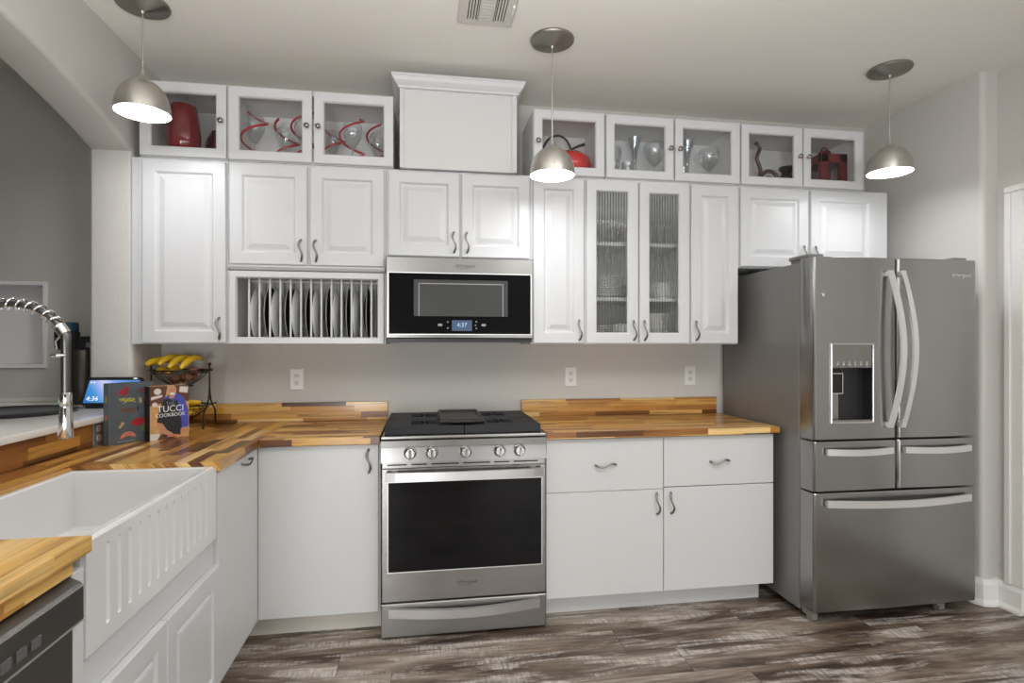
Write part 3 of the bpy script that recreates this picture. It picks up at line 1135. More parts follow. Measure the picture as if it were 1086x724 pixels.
def wine_glass(label, c, R=0.042, Hb=0.10, stem=0.09, group=None, ribbon=False, tilt=0.0, wrap=False, cat='glass', rz=0.0):
    g = thing('wine_glass', label, cat, c, rz, group)
    mt = Matrix.Translation(Vector(c)) @ Matrix.Rotation(rz, 4, 'Z') @ Matrix.Rotation(tilt, 4, 'Y')
    bm = bmesh.new()
    lathe(bm, [(0, 0.002), (0.034, 0.0), (0.034, 0.002), (0.008, 0.007), (0.004, 0.012), (0.0035, stem)], (0, 0, 0), 20, cap=False)
    bm.transform(mt)
    put('stem', bm, 'crystal', g, 40)
    bm = bmesh.new()
    pr = []
    for k in range(11):
        t = k / 10
        rr = R * math.sin(math.radians(8 + 112 * t)) ** 0.8
        pr.append((max(0.0036, rr), stem + Hb * t))
    lathe(bm, [(0.0, stem - 0.001)] + pr, (0, 0, 0), 28, cap=False)
    bm.transform(mt)
    put('bowl', bm, 'crystal', g, 60)
    if ribbon:
        bm = bmesh.new()
        pts = []
        for k in range(49):
            t = k / 48
            z = 0.035 + t * (stem + Hb + 0.005)
            a = 2 * math.pi * 1.35 * t
            rr = R + 0.004 + 0.010 * math.sin(math.pi * t)
            pts.append((rr * math.cos(a), rr * math.sin(a), z))
        tube(bm, pts, 0.0065, 6, flat=0.8)
        bm.transform(mt)
        put('ribbon', bm, 'ribbon', g, 50, label='spiral of red ribbon')
    return g


spots = [(-0.84, -0.235, 0.0, 0.3, 'with red ribbon, leftmost behind the left door'), (-0.72, -0.09, 0.0, 2.0, 'with red ribbon, at the back behind the left door'),
         (-0.60, -0.235, 0.0, 3.9, 'with red ribbon, just left of the cabinet centre'), (-0.48, -0.09, 0.0, 1.0, 'with red ribbon, just right of the cabinet centre'),
         (-0.36, -0.235, 0.0, 5.0, 'with red ribbon, front middle behind the right door'), (-0.24, -0.09, 0.0, 2.9, 'with red ribbon, nearest the white vent chase')]
for i, (x, y, tl, rz, lb) in enumerate(spots):
    wine_glass('stemmed glass wrapped ' + lb, (x, y, TZ + 0.002), 0.050, 0.13, 0.10, 'stemware wrapped in red ribbon', True, tl, rz=rz)

# red bowl with a dark looped stem handle
r = thing('fruit_bowl', 'bright red apple shaped bowl with dark curved stem handles', 'bowl', (0.80, -0.16, TZ))
bm = bmesh.new()
lathe(bm, [(0, 0), (0.07, 0), (0.11, 0.03), (0.128, 0.08), (0.118, 0.13), (0.08, 0.158), (0.03, 0.154), (0, 0.14)], (0.820, -0.16, TZ), 36)
put('body', bm, 'apple', r, 50)
bm = bmesh.new()
tube(bm, smooth_path([(0.865, -0.16, TZ + 0.150), (0.842, -0.16, TZ + 0.17), (0.805, -0.165, TZ + 0.235), (0.755, -0.17, TZ + 0.258), (0.70, -0.17, TZ + 0.235), (0.66, -0.17, TZ + 0.17)]), 0.007, 8)
tube(bm, smooth_path([(0.800, -0.18, TZ + 0.150), (0.83, -0.18, TZ + 0.180), (0.87, -0.18, TZ + 0.202), (0.905, -0.18, TZ + 0.214)]), smooth_radii([0.005, 0.006, 0.007, 0.010]), 8)
put('stem_handle', bm, 'bronze', r, 50, label='dark curved metal stem')

# clear vases, balloon glasses, tumblers
vf = [(0, 0.004), (0.034, 0.0), (0.036, 0.006), (0.012, 0.02), (0.009, 0.08), (0.012, 0.15), (0.020, 0.22), (0.044, 0.296), (0.042, 0.296), (0.018, 0.22), (0.010, 0.15)]
vase_like('flared_vase', 'tall clear flared glass vase in the left half of the stemware cabinet', 'vase', (1.235, -0.095, TZ), vf, 'crystal', 'clear flared vases')
vase_like('flared_vase', 'tall clear flared glass vase behind the right door of the stemware cabinet', 'vase', (1.565, -0.095, TZ), vf, 'crystal', 'clear flared vases')
wine_glass('round balloon wine glass right of the left flared vase', (1.300, -0.235, TZ), 0.062, 0.125, 0.095, 'balloon wine glasses')
wine_glass('round balloon wine glass right of the right flared vase', (1.632, -0.235, TZ), 0.062, 0.115, 0.085, 'balloon wine glasses')
wine_glass('balloon wine glass at far left of the stemware cabinet', (1.075, -0.15, TZ), 0.058, 0.12, 0.09, 'balloon wine glasses')
tum = [(0, 0.006), (0.026, 0.0), (0.028, 0.004), (0.033, 0.10), (0.031, 0.10), (0.026, 0.012), (0, 0.01)]
for x, y, lb in ((1.055, -0.24, 'small clear tumbler at front left of the stemware cabinet'), (1.135, -0.245, 'small clear tumbler in front of the left flared vase'),
                 (1.395, -0.20, 'small clear tumbler behind the middle stile of the stemware cabinet'), (1.475, -0.22, 'small clear tumbler left of the right flared vase')):
    vase_like('tumbler', lb, 'glass', (x, y, TZ), tum, 'crystal', 'clear tumblers')

# brown ornaments, right-hand cabinet
bm = bmesh.new()
tube(bm, smooth_path([(1.945, -0.17, TZ + 0.017), (1.965, -0.17, TZ + 0.04), (1.995, -0.17, TZ + 0.10), (1.99, -0.17, TZ + 0.145), (1.972, -0.17, TZ + 0.19), (1.982, -0.17, TZ + 0.23), (1.992, -0.17, TZ + 0.25), (1.980, -0.17, TZ + 0.272), (1.962, -0.17, TZ + 0.288)]),
     smooth_radii([0.018, 0.016, 0.012, 0.011, 0.011, 0.011, 0.010, 0.009, 0.012]), 10)
tag(put('curvy_sculpture', bm, 'copper_br', None, 60), 'tall wavy brown carved sculpture behind the left door of the far right glass cabinet', 'ornament')
bm = bmesh.new()
tube(bm, arc_pts((2.045, -0.18, TZ + 0.054), 0.052, 0, 2 * math.pi, 28, X, Z)[:-1], 0.0115, 8, closed=True)
tube(bm, arc_pts((2.045, -0.18, TZ + 0.040), 0.031, 0, 2 * math.pi, 20, X, Z)[:-1], 0.007, 8, closed=True)
bm.transform(Matrix.Translation((0, 0, 0.0135)))
tag(put('ring_ornament', bm, 'copper_br', None, 60), 'round brown ring ornament beside the wavy brown sculpture', 'ornament')
vase_like('dark_jar', 'squat dark brown jar with flared neck in the right glass cabinet', 'jar', (2.168, -0.17, TZ),
          [(0, 0), (0.052, 0), (0.066, 0.04), (0.062, 0.082), (0.030, 0.105), (0.028, 0.118), (0.046, 0.142), (0.043, 0.150), (0.024, 0.122), (0, 0.11)], 'bronze')
r = thing('lantern', 'dark red lantern with small windows behind the rightmost glass door', 'lantern', (2.42, -0.17, TZ))
bm = bmesh.new()
cx0, cx1, cy0, cy1, zz = 2.335, 2.505, -0.255, -0.09, TZ
for (a, b) in ((cx0, cy0), (cx1 - 0.042, cy0), (cx0, cy1 - 0.03), (cx1 - 0.042, cy1 - 0.03)):
    box(bm, a, a + 0.042, b, b + 0.03, zz, zz + 0.22)
box(bm, cx0, cx1, cy0, cy1, zz, zz + 0.03)
box(bm, cx0, cx1, cy0, cy1, zz + 0.165, zz + 0.22, bev=0.004)
put('body', bm, 'lantern', r)
bm = bmesh.new()
lathe(bm, [(0.05, 0.219), (0.048, 0.226), (0.020, 0.232), (0.020, 0.240), (0.036, 0.248), (0.03, 0.257), (0, 0.26)], (2.42, -0.17, zz), 20, cap=False)
tube(bm, arc_pts((2.42, -0.17, zz + 0.262), 0.020, 0, math.pi, 12, X, Z), 0.004, 8)
put('cap', bm, 'lantern', r, 50)
bm = bmesh.new()
for (a0, a1, b0, b1) in ((cx0 + 0.040, cx1 - 0.040, cy0 + 0.012, cy0 + 0.015), (cx0 + 0.040, cx1 - 0.040, cy1 - 0.015, cy1 - 0.012)):
    box(bm, a0, a1, b0, b1, zz + 0.012, zz + 0.166)
put('pane', bm, 'glass', r)

# dishes behind the reeded glass
def stack(name, cat, x, y, z, n, rad, dz, mat, group, where, deep=0.02):
    for k in range(n):
        o = plate(name, '%s, number %s from the bottom' % (where, ORD[k]) if n > 1 else where, (x, y, z + k * dz), rad, mat, 'z', 0, group, deep)
        o['category'] = cat


stack('dinner_plate', 'plate', 1.03, -0.155, SH1 + 0.0205, 9, 0.118, 0.0125, 'porcelain', 'stacked plates behind the reeded glass', 'white plate in the tall stack on the middle shelf', 0.016)
stack('saucer', 'plate', 0.99, -0.155, UB + 0.0185, 6, 0.095, 0.0135, 'stone', 'stacked small plates behind the reeded glass', 'cream plate in the low left stack on the cabinet floor', 0.014)


def bowl(label, c, rad, h, mat, group):
    bm = bmesh.new()
    lathe(bm, [(0, 0), (rad * 0.5, 0), (rad * 0.55, 0.006), (rad * 0.85, h * 0.45), (rad, h), (rad * 0.96, h), (rad * 0.8, h * 0.48), (rad * 0.5, 0.012), (0, 0.01)], c, 32, cap=False)
    return tag(put('bowl', bm, mat, None, 50), label, 'bowl', group)


for k in range(4):
    bowl('white bowl in the right stack on the cabinet floor, number %s from the bottom' % ORD[k], (1.31, -0.16, UB + 0.0185 + 0.032 * k), 0.105, 0.06, 'stone', 'stacked bowls behind the reeded glass')
for k in range(2):
    bowl('white bowl at the right of the middle shelf, number %s from the bottom' % ORD[k], (1.235, -0.15, SH1 + 0.0205 + 0.03 * k), 0.09, 0.055, 'porcelain', 'white bowls on the middle shelf')
def mug(label, c, mat, group):
    g = thing('mug', label, 'mug', c, 0, group)
    bm = bmesh.new()
    lathe(bm, [(0, 0), (0.036, 0), (0.040, 0.004), (0.040, 0.095), (0.0365, 0.095), (0.0365, 0.008), (0, 0.006)], c, 24, cap=False)
    put('cup', bm, mat, g, 40)
    bm = bmesh.new()
    tube(bm, arc_pts((c[0] + 0.039, c[1], c[2] + 0.05), 0.027, -math.pi / 2, math.pi / 2, 10, X, Z), 0.005, 8)
    put('handle', bm, mat, g, 50)


for x, lb in ((1.395, 'white mug at the right end of the middle shelf'), ):
    mug(lb, (x - 0.022, -0.20, SH1 + 0.0205), 'porcelain', 'mugs behind the reeded glass')
mug('dark grey mug on the top shelf behind the left reeded door', (1.095, -0.19, SH2 + 0.0205), 'grey_ware', 'mugs behind the reeded glass')
mug('cream mug on the cabinet floor behind the left reeded door', (1.115, -0.23, UB + 0.0185), 'stone', 'mugs behind the reeded glass')
gl = [(0, 0.006), (0.028, 0.0), (0.03, 0.004), (0.036, 0.135), (0.0345, 0.135), (0.028, 0.012), (0, 0.01)]
for i, (x, y) in enumerate(((0.95, -0.2), (1.02, -0.13), (1.235, -0.2), (1.31, -0.15), (1.385, -0.2))):
    vase_like('drinking_glass', '%s tall drinking glass from the left on the top reeded shelf' % ORD[i], 'glass', (x, y, SH2 + 0.0205), gl, 'crystal', 'tall glasses on the top reeded shelf')

# ------------------------------------------------------------------ base cabinets
def slab_door(name, parent, O, A, N, w, h, mat='slab'):
    bm = bmesh.new()
    rings(bm, Vector(O), Vector(A), Z, Vector(N), w, h, [(0, 0), (0, 0.0165), (0.0015, 0.018)])
    return put(name, bm, mat, parent)


CT, CB = 0.914, 0.880      # countertop top and underside
YB = -0.587                # body face of the back-run base cabinets

r = thing('base_cabinet', 'white two drawer two door base cabinet between range and refrigerator', 'cabinet', (1.19, 0, 0))
bm = B(0.588, 1.788, YB, -0.002, 0.10, CB - 0.001, bev=0.0015, seg=1)
put('carcass', bm, 'slab', r)
bm = B(0.588, 1.755, -0.525, -0.40, 0.0, 0.0995)
put('toe_board', bm, 'slab', r)
for (a, b, c, d, kind) in ((0.590, 1.1865, 0.105, 0.614, 'door'), (1.1905, 1.787, 0.105, 0.620, 'door'), (0.590, 1.1865, 0.6165, 0.874, 'drawer'), (1.1905, 1.787, 0.6245, 0.874, 'drawer')):
    o = slab_door(kind, r, (a, YB, c), X, FRONT, b - a, d - c)
    if kind == 'door':
        hx = b - 0.034 if a < 1 else a + 0.036
        wavy_pull(o, (hx, YB - 0.018, 0.543), Z, FRONT)
    else:
        wavy_pull(o, (((a + b) / 2), YB - 0.018, 0.744), X, FRONT)

# corner cabinet: two doors meeting in the corner
r = thing('corner_cabinet', 'white corner base cabinet with two plain doors folding at the inside corner', 'cabinet', (-0.9, -0.4, 0))
bm = bmesh.new()
prism(bm, [(-1.36, -0.002), (-0.192, -0.002), (-0.192, YB), (-0.742, YB), (-0.742, -1.108), (-1.36, -1.108)], 0.10, CB - 0.001)
put('carcass', bm, 'slab', r)
bm = bmesh.new()
prism(bm, [(-1.36, -0.1), (-0.192, -0.1), (-0.192, -0.525), (-0.79, -0.525), (-0.79, -1.108), (-1.36, -1.108)], 0.0, 0.0995)
put('toe_board', bm, 'cream', r)
o = slab_door('door', r, (-0.724, YB, 0.105), X, FRONT, 0.524, 0.770)
wavy_pull(o, (-0.243, YB - 0.018, 0.80), Z, FRONT)
o = slab_door('door', r, (-0.742, -1.102, 0.105), Yv, X, 1.102 - 0.6075, 0.770)
wavy_pull(o, (-0.724, -0.79, 0.850), Yv, X, 0.10)

# sink base cabinet
r = thing('sink_cabinet', 'white sink base cabinet with two raised panel doors under the farmhouse sink', 'cabinet', (-1.05, -1.52, 0))
bm = bmesh.new()
box(bm, -1.34, -0.741, -1.9035, -1.110, 0.10, 0.600)
put('carcass', bm, 'white', r)
bm = bmesh.new()
box(bm, -1.34, -0.727, -1.946, -1.9045, 0.10, CB - 0.032, bev=0.002, seg=1)
put('side_panel', bm, 'white', r)
bm = B(-1.34, -0.79, -1.946, -1.110, 0.0, 0.0995)
put('toe_board', bm, 'cream', r)
bm = B(-0.741, -0.7375, -1.9035, -1.108, 0.549, 0.637)
put('filler_panel', bm, 'white', r)


def left_raised_door(parent, ya, yb, z0, z1, xb):
    bm = bmesh.new()
    s = 0.058
    rings(bm, V(xb, ya, z0), Yv, Z, X, yb - ya, z1 - z0,
          [(0, 0), (0, T - 0.003), (0.004, T), (s, T), (s + 0.004, T - 0.004), (s + 0.008, T - 0.008), (s + 0.018, T - 0.008), (s + 0.022, T - 0.003), (s + 0.030, T - 0.001)])
    return put('door', bm, 'white', parent)


left_raised_door(r, -1.523, -1.104, 0.108, 0.548, -0.7365)
left_raised_door(r, -1.944, -1.5255, 0.108, 0.548, -0.7365)

# fluted farmhouse sink
SX0, SX1, SY0, SY1, SZ0, SZ1 = -1.195, -0.735, -1.902, -1.112, 0.640, 0.899
r = thing('farmhouse_sink', 'white fireclay farmhouse sink with fluted apron front', 'sink', (-0.96, -1.5, SZ0))
bm = bmesh.new()
w, h = SX1 - SX0, SY1 - SY0
rings(bm, V(SX0, SY0, 0), X, Yv, Z, w, h,
      [(0, SZ0), (0, SZ1 - 0.004), (0.004, SZ1), (0.020, SZ1), (0.024, SZ1 - 0.004), (0.032, 0.715), (0.040, 0.705), (0.055, 0.700), (0.10, 0.698)], cap0=True)
put('basin', bm, 'ceramic', r, 35)
# fluted apron front: a rectangular cell per flute, each with a rounded groove
bm = bmesh.new()
fl = [-1.812 + (1.812 - 1.204) * k / 12 for k in range(13)]
step = fl[1] - fl[0]
xa = SX1 + 0.0005


def apron_v(y, z, d):
    return bm.verts.new((xa - d, y, z))


za, zb = SZ0 + 0.002, SZ1 - 0.005
edges = [SY0 + 0.003] + [f - step / 2 for f in fl] + [fl[-1] + step / 2, SY1 - 0.0015]
for ya, yb in ((edges[0], edges[1]), (edges[-2], edges[-1])):
    bm.faces.new([apron_v(y, z, 0) for y, z in ((ya, za), (yb, za), (yb, zb), (ya, zb))])
for f in fl:
    hw, hz = step / 2, (zb - za) / 2
    cz = (za + zb) / 2
    gw, gz0, gz1 = 0.0088, 0.680, 0.870
    NP = 28
    outl = []
    for k in range(NP):
        t = 2 * math.pi * (k + 0.5) / NP
        yy = gw * math.cos(t)
        zz = gw * math.sin(t) + (gz1 - gw if math.sin(t) > 0 else gz0 + gw)
        outl.append((f + yy, zz))
    rect = []
    for k in range(NP):
        t = 2 * math.pi * (k + 0.5) / NP
        c_, s_ = math.cos(t), math.sin(t)
        m = max(abs(c_), abs(s_))
        ry, rz_ = f + hw * c_ / m, cz + hz * s_ / m
        if abs(abs(c_) - abs(s_)) < 0.16:
            ry, rz_ = f + math.copysign(hw, c_), cz + math.copysign(hz, s_)
        rect.append((ry, rz_))
    lo = [apron_v(y, z, 0) for y, z in rect]
    l1 = [apron_v(y, z, 0) for y, z in outl]
    l2 = [apron_v(f + (y - f) * 0.72, z, 0.004) for y, z in outl]
    l3 = [apron_v(f + (y - f) * 0.25, z, 0.006) for y, z in outl]
    for a, b in ((lo, l1), (l1, l2), (l2, l3)):
        for k in range(NP):
            try:
                bm.faces.new((a[k], a[(k + 1) % NP], b[(k + 1) % NP], b[k]))
            except ValueError:
                pass
    bm.faces.new(l3)
bmesh.ops.remove_doubles(bm, verts=bm.verts[:], dist=0.0002)
# shift the groove bottoms so they stay in front of the basin body
bm.transform(Matrix.Translation((0.0085, 0, 0)))
rim_edges = [e for e in bm.edges if e.is_boundary]
ret = bmesh.ops.extrude_edge_only(bm, edges=rim_edges)
for v in [g for g in ret['geom'] if isinstance(g, bmesh.types.BMVert)]:
    v.co.x = SX1 + 0.0002
put('fluted_apron', bm, 'ceramic', r, 30)
bm = bmesh.new()
lathe(bm, [(0, 0.0), (0.045, 0.0), (0.045, 0.003), (0.03, 0.002), (0, 0.001)], (-0.98, -1.5, 0.6982), 24)
put('drain', bm, 'chrome_soft', r, 40)

# dishwasher
r = thing('dishwasher', 'dark slate dishwasher at the lower left under the near counter', 'dishwasher', (-1.0, -2.25, 0))
bm = B(-1.33, -0.745, -2.546, -1.949, 0.10, 0.845)
put('tub', bm, 'black', r)
bm = B(-0.7445, -0.722, -2.545, -1.951, 0.11, 0.752, bev=0.004)
put('door', bm, 'dw', r)
bm = bmesh.new()
prism(bm, [(-0.7445, 0.742), (-0.712, 0.746), (-0.703, 0.756), (-0.703, 0.826), (-0.708, 0.832), (-0.735, 0.8455), (-0.7445, 0.8455)], 0, 0.594, V(0, -2.545, 0), X, Z, Yv)
cp = put('control_panel', bm, 'dw', r)
for k in range(4):
    yy = -2.10 - 0.038 * k
    bm = B(-0.7035, -0.7005, yy - 0.013, yy + 0.013, 0.770, 0.790, bev=0.001)
    put('button', bm, 'dw_btn', cp)
bm = B(-0.7040, -0.7015, -2.544, -1.952, 0.8245, 0.8270)  # bright strip standing for the bevel highlight on the upper edge
put('highlight_strip', bm, 'steel_bright', cp)
bm = B(-0.7060, -0.7010, -2.544, -1.952, 0.7520, 0.7545)  # bright strip standing for the highlight on the lower edge
put('highlight_strip', bm, 'steel_bright', cp)
bm = B(-1.30, -0.78, -2.545, -1.951, 0.0, 0.0995)
put('toe_board', bm, 'black', r)

# ------------------------------------------------------------------ countertops
r = thing('corner_countertop', 'butcher block countertop wrapping the corner around the sink, left of the range', 'countertop', (-1.0, -0.8, CB))
bm = bmesh.new()
CX1 = -0.712
prism(bm, [(-1.3735, -0.002), (CX1, -0.002), (CX1, -1.1105), (-1.1965, -1.1105), (-1.1965, -1.9035), (CX1, -1.9035), (CX1, -2.72), (-1.3735, -2.72)], CB, CT)
side_slab = put('side_slab', bm, 'wood_y', r)
bm = B(CX1 + 0.0005, -0.192, -0.632, -0.002, CB, CT, bev=0.0015, seg=1)
put('back_slab', bm, 'wood_x', r)
bm = B(-1.33, -0.192, -0.024, -0.002, CT + 0.0003, 1.016, bev=0.002)
put('backsplash', bm, 'wood_x', r)
bm = B(-1.3733, -1.345, -2.72, -0.025, CT + 0.0003, HALF - 0.001, bev=0.002)
put('backsplash', bm, 'wood_y', r)
bm = B(-0.76, -0.724, -2.72, -1.948, CB - 0.032, CB - 0.0005, bev=0.001)
put('edge_strip', bm, 'wood_y', r)

r = thing('countertop', 'short butcher block countertop with backsplash between range and refrigerator', 'countertop', (1.19, 0, CB))
bm = B(0.585, 1.806, -0.632, -0.002, CB, CT, bev=0.002)
put('slab', bm, 'wood_x', r)
bm = B(0.572, 1.795, -0.024, -0.002, CT + 0.0003, 1.013, bev=0.002)
put('backsplash', bm, 'wood_x', r)

# ------------------------------------------------------------------ range
RX0, RX1, RYF = -0.184, 0.574, -0.665
r = thing('gas_range', 'stainless steel gas range with black oven window and five knobs', 'stove', (0.195, 0, 0))
bm = bmesh.new()
box(bm, RX0 + 0.004, RX1 - 0.004, -0.625, -0.012, 0.03, 0.905)
for (a, b) in ((RX0 + 0.05, -0.56), (RX1 - 0.05, -0.56), (RX0 + 0.05, -0.08), (RX1 - 0.05, -0.08)):
    lathe(bm, [(0.02, 0.0), (0.02, 0.031)], (a, b, 0), 12)
put('body', bm, 'steel_dark', r)
# control panel, slightly sloping
bm = bmesh.new()
prism(bm, [(-0.62, 0.800), (RYF - 0.012, 0.800), (RYF - 0.012, 0.806), (RYF - 0.002, 0.868), (RYF - 0.016, 0.872), (RYF - 0.018, 0.900), (RYF - 0.006, 0.907), (-0.62, 0.907)], 0, RX1 - RX0, V(RX0, 0, 0), Yv, Z, X)
cpn = put('control_panel', bm, 'steel', r, 20)
for kx in (-0.055, 0.042, 0.196, 0.353, 0.446):
    bm = bmesh.new()
    c = (kx, RYF - 0.0055, 0.843)
    lathe(bm, [(0, 0), (0.029, 0), (0.029, 0.006), (0.024, 0.010), (0.0225, 0.030), (0.019, 0.034), (0, 0.034)], c, 28, 'y')
    kb = put('knob', bm, 'chrome_soft', r, 40)
    bm = bmesh.new()
    box(bm, kx - 0.0055, kx + 0.0055, c[1] - 0.045, c[1] - 0.033, 0.843 - 0.024, 0.843 + 0.024, bev=0.003)
    put('grip', bm, 'chrome', kb)
    bm = B(kx - 0.0015, kx + 0.0015, c[1] - 0.0465, c[1] - 0.0451, 0.843 + 0.004, 0.843 + 0.022)
    put('pointer', bm, 'logo', kb)
# vent strip under the controls
bm = B(RX0 + 0.006, RX1 - 0.006, RYF - 0.004, -0.62, 0.776, 0.7995)
vs_ = put('vent_strip', bm, 'steel_dark', r)
for (a, b) in ((-0.155, -0.07), (-0.05, 0.02), (0.04, 0.165), (0.185, 0.31), (0.33, 0.40), (0.42, 0.535)):
    bm = B(a, b, RYF - 0.0052, RYF - 0.0035, 0.787, 0.7925)
    put('vent_slot', bm, 'blackgap', vs_)
# oven door with window
DZ0, DZ1 = 0.170, 0.774
bm = bmesh.new()
rings(bm, V(RX0 + 0.002, -0.626, DZ0), X, Z, FRONT, RX1 - RX0 - 0.004, DZ1 - DZ0, [(0, 0), (0, 0.040), (0.004, 0.044)])
od = put('oven_door', bm, 'steel_dark', r)
bm = bmesh.new()
rings(bm, V(-0.156, -0.6695, 0.302), X, Z, FRONT, 0.712, 0.412, [(0, 0), (0, 0.0016), (0.004, 0.0016), (0.004, 0)], close=True)
put('window_trim', bm, 'steel_bright', od)
bm = B(-0.152, 0.552, -0.6706, -0.6695, 0.306, 0.710)
put('window', bm, 'oven_glass', od)
bm = bmesh.new()
for hx in (-0.125, 0.515):
    box(bm, hx - 0.012, hx + 0.012, -0.718, -0.6695, 0.738, 0.758)
pts_in = []
N_ = 16
lo_, hi_ = [], []
for k in range(N_ + 1):
    t = k / N_
    xx = -0.162 + t * 0.714
    yy = -0.708 - 0.018 * math.sin(math.pi * t) ** 0.7
    lo_.append((xx, yy - 0.012)); hi_.append((xx, yy + 0.006))
prism(bm, lo_ + hi_[::-1], 0.727, 0.765, bev=0.0)
put('handle', bm, 'range_handle', od)
bm = text_bm('Whirlpool', 0.022, (0.20, -0.6705, 0.243), X, FRONT, 0.0005, shear=0.25)
tube(bm, arc_pts((0.19, -0.6708, 0.238), 1, math.radians(150), math.radians(395), 24, (0.03, 0, 0), (0, 0, 0.010)), 0.0008, 5)
put('logo', bm, 'logo', od)
# storage drawer
bm = bmesh.new()
rings(bm, V(RX0, -0.626, 0.012), X, Z, FRONT, RX1 - RX0, 0.150, [(0, 0), (0, 0.040), (0.004, 0.044)])
dr = put('drawer', bm, 'steel', r)
bm = bmesh.new()
lo_, hi_, = [], []
top_, bot_ = [], []
ring_ = []
for k in range(25):
    t = k / 24
    xx = -0.150 + t * 0.69
    sag = 0.014 * math.sin(math.pi * t)
    ring_.append((xx, 0.150 - sag, 0.110 - sag, -0.692 - 0.018 * math.sin(math.pi * t)))
vv = [[bm.verts.new((x, y, zt)), bm.verts.new((x, y, zb)), bm.verts.new((x, y + 0.020, zb)), bm.verts.new((x, y + 0.020, zt))] for x, zt, zb, y in ring_]
for a, b in zip(vv[:-1], vv[1:]):
    for j in range(4):
        bm.faces.new((a[j], a[(j + 1) % 4], b[(j + 1) % 4], b[j]))
bm.faces.new(vv[0]); bm.faces.new(vv[-1])
for hx in (-0.13, 0.52):
    box(bm, hx - 0.012, hx + 0.012, -0.68, -0.6695, 0.118, 0.142)
put('handle', bm, 'range_handle', dr, 30)
# cooktop
bm = bmesh.new()
box(bm, RX0 + 0.002, RX1 - 0.002, -0.672, -0.012, 0.9075, 0.918, bev=0.003)
ck = put('cooktop', bm, 'enamel', r)
bm = B(RX0 + 0.001, RX1 - 0.001, -0.684, -0.6725, 0.9075, 0.9205, bev=0.003)
put('front_lip', bm, 'steel', ck)
for (bx, by) in ((-0.03, -0.48), (-0.03, -0.19), (0.42, -0.48), (0.42, -0.19), (0.195, -0.34)):
    bm = bmesh.new()
    lathe(bm, [(0, 0.0), (0.052, 0.0), (0.052, 0.008), (0.038, 0.010), (0.038, 0.016), (0, 0.017)], (bx, by, 0.9182), 24)
    put('burner', bm, 'iron', ck, 40)


def grate(x0, x1, y0=-0.600, y1=-0.045):
    bm = bmesh.new()
    zt, zb = 0.953, 0.936
    bw = 0.022
    # sloping front apron and side rails
    prism(bm, [(y0 - 0.016, 0.919), (y0 + 0.012, 0.919), (y0 + 0.018, zt), (y0, zt)], 0, x1 - x0, V(x0, 0, 0), Yv, Z, X)
    box(bm, x0, x1, y1 - bw, y1, 0.919, zt)
    box(bm, x0, x0 + bw, y0, y1, 0.925, zt)
    box(bm, x1 - bw, x1, y0, y1, 0.925, zt)
    ym = (y0 + y1) / 2
    box(bm, x0, x1, ym - 0.02, ym + 0.02, zb, zt)
    cx = (x0 + x1) / 2
    for cy in ((y0 + ym) / 2, (ym + y1) / 2):
        hw, hd = (x1 - x0) / 2, (ym - y0) / 2
        # broad plates around a burner opening, with fingers
        box(bm, x0, cx - 0.065, cy - hd, cy + hd, zb + 0.004, zt - 0.001)
        box(bm, cx + 0.065, x1, cy - hd, cy + hd, zb + 0.004, zt - 0.001)
        box(bm, cx - 0.066, cx + 0.066, cy + 0.062, cy + hd, zb + 0.004, zt - 0.001)
        box(bm, cx - 0.066, cx + 0.066, cy - hd, cy - 0.062, zb + 0.004, zt - 0.001)
        for q in (-0.033, 0.0, 0.033):
            box(bm, cx - 0.066, cx - 0.018, cy + q - 0.005, cy + q + 0.005, zb + 0.004, zt)
            box(bm, cx + 0.018, cx + 0.066, cy + q - 0.005, cy + q + 0.005, zb + 0.004, zt)
        box(bm, cx - 0.005, cx + 0.005, cy - 0.063, cy - 0.015, zb + 0.004, zt)
        box(bm, cx - 0.005, cx + 0.005, cy + 0.015, cy + 0.063, zb + 0.004, zt)
    put('grate', bm, 'iron', ck)


grate(RX0 + 0.012, 0.193)
grate(0.197, RX1 - 0.012)
gd = thing('griddle', 'flat black griddle plate sitting on the middle of the range grates', 'griddle', (0.19, -0.32, 0.9535))
bm = bmesh.new()
rings(bm, V(0.085, -0.545, 0.9545), X, Yv, Z, 0.215, 0.43, [(0.006, 0), (0.0, 0.008), (0.0, 0.018), (0.004, 0.020), (0.010, 0.018), (0.016, 0.008), (0.03, 0.008)])
put('plate', bm, 'griddle', gd)
bm = B(0.135, 0.25, -0.575, -0.546, 0.962, 0.970, bev=0.003)
put('tab_handle', bm, 'griddle', gd)

# ------------------------------------------------------------------ microwave
MX0, MX1, MZ0, MZ1, MYF = -0.181, 0.570, 1.352, 1.776, -0.385
r = thing('microwave', 'stainless over the range microwave with black glass door and lit clock', 'microwave', (0.195, 0, MZ0))
bm = B(MX0, MX1, MYF + 0.03, -0.004, MZ0 + 0.012, MZ1, bev=0.002)
put('body', bm, 'steel_dark', r)
bm = B(MX0 + 0.004, MX1 - 0.004, MYF + 0.02, -0.02, MZ0 - 0.004, MZ0 + 0.0125)
put('underside_vent', bm, 'black', r)
bm = bmesh.new()
rings(bm, V(MX0, MYF + 0.0305, MZ0 + 0.014), X, Z, FRONT, MX1 - MX0, MZ1 - MZ0 - 0.014, [(0, 0), (0, 0.026), (0.004, 0.030)])
fr = put('front_panel', bm, 'steel', r)
bm = bmesh.new()
rings(bm, V(-0.170, MYF - 0.001, 1.384), X, Z, FRONT, 0.729, 0.314, [(0, 0), (0.0, 0.0035), (0.004, 0.0035), (0.004, 0.001)], close=True)
put('door_trim', bm, 'steel_bright', fr)
bm = B(-0.166, 0.555, MYF - 0.003, MYF - 0.0006, 1.388, 1.694)
gl_ = put('glass_door', bm, 'black_glass', fr)
bm = B(-0.043, 0.435, MYF - 0.0036, MYF - 0.0029, 1.478, 1.662)
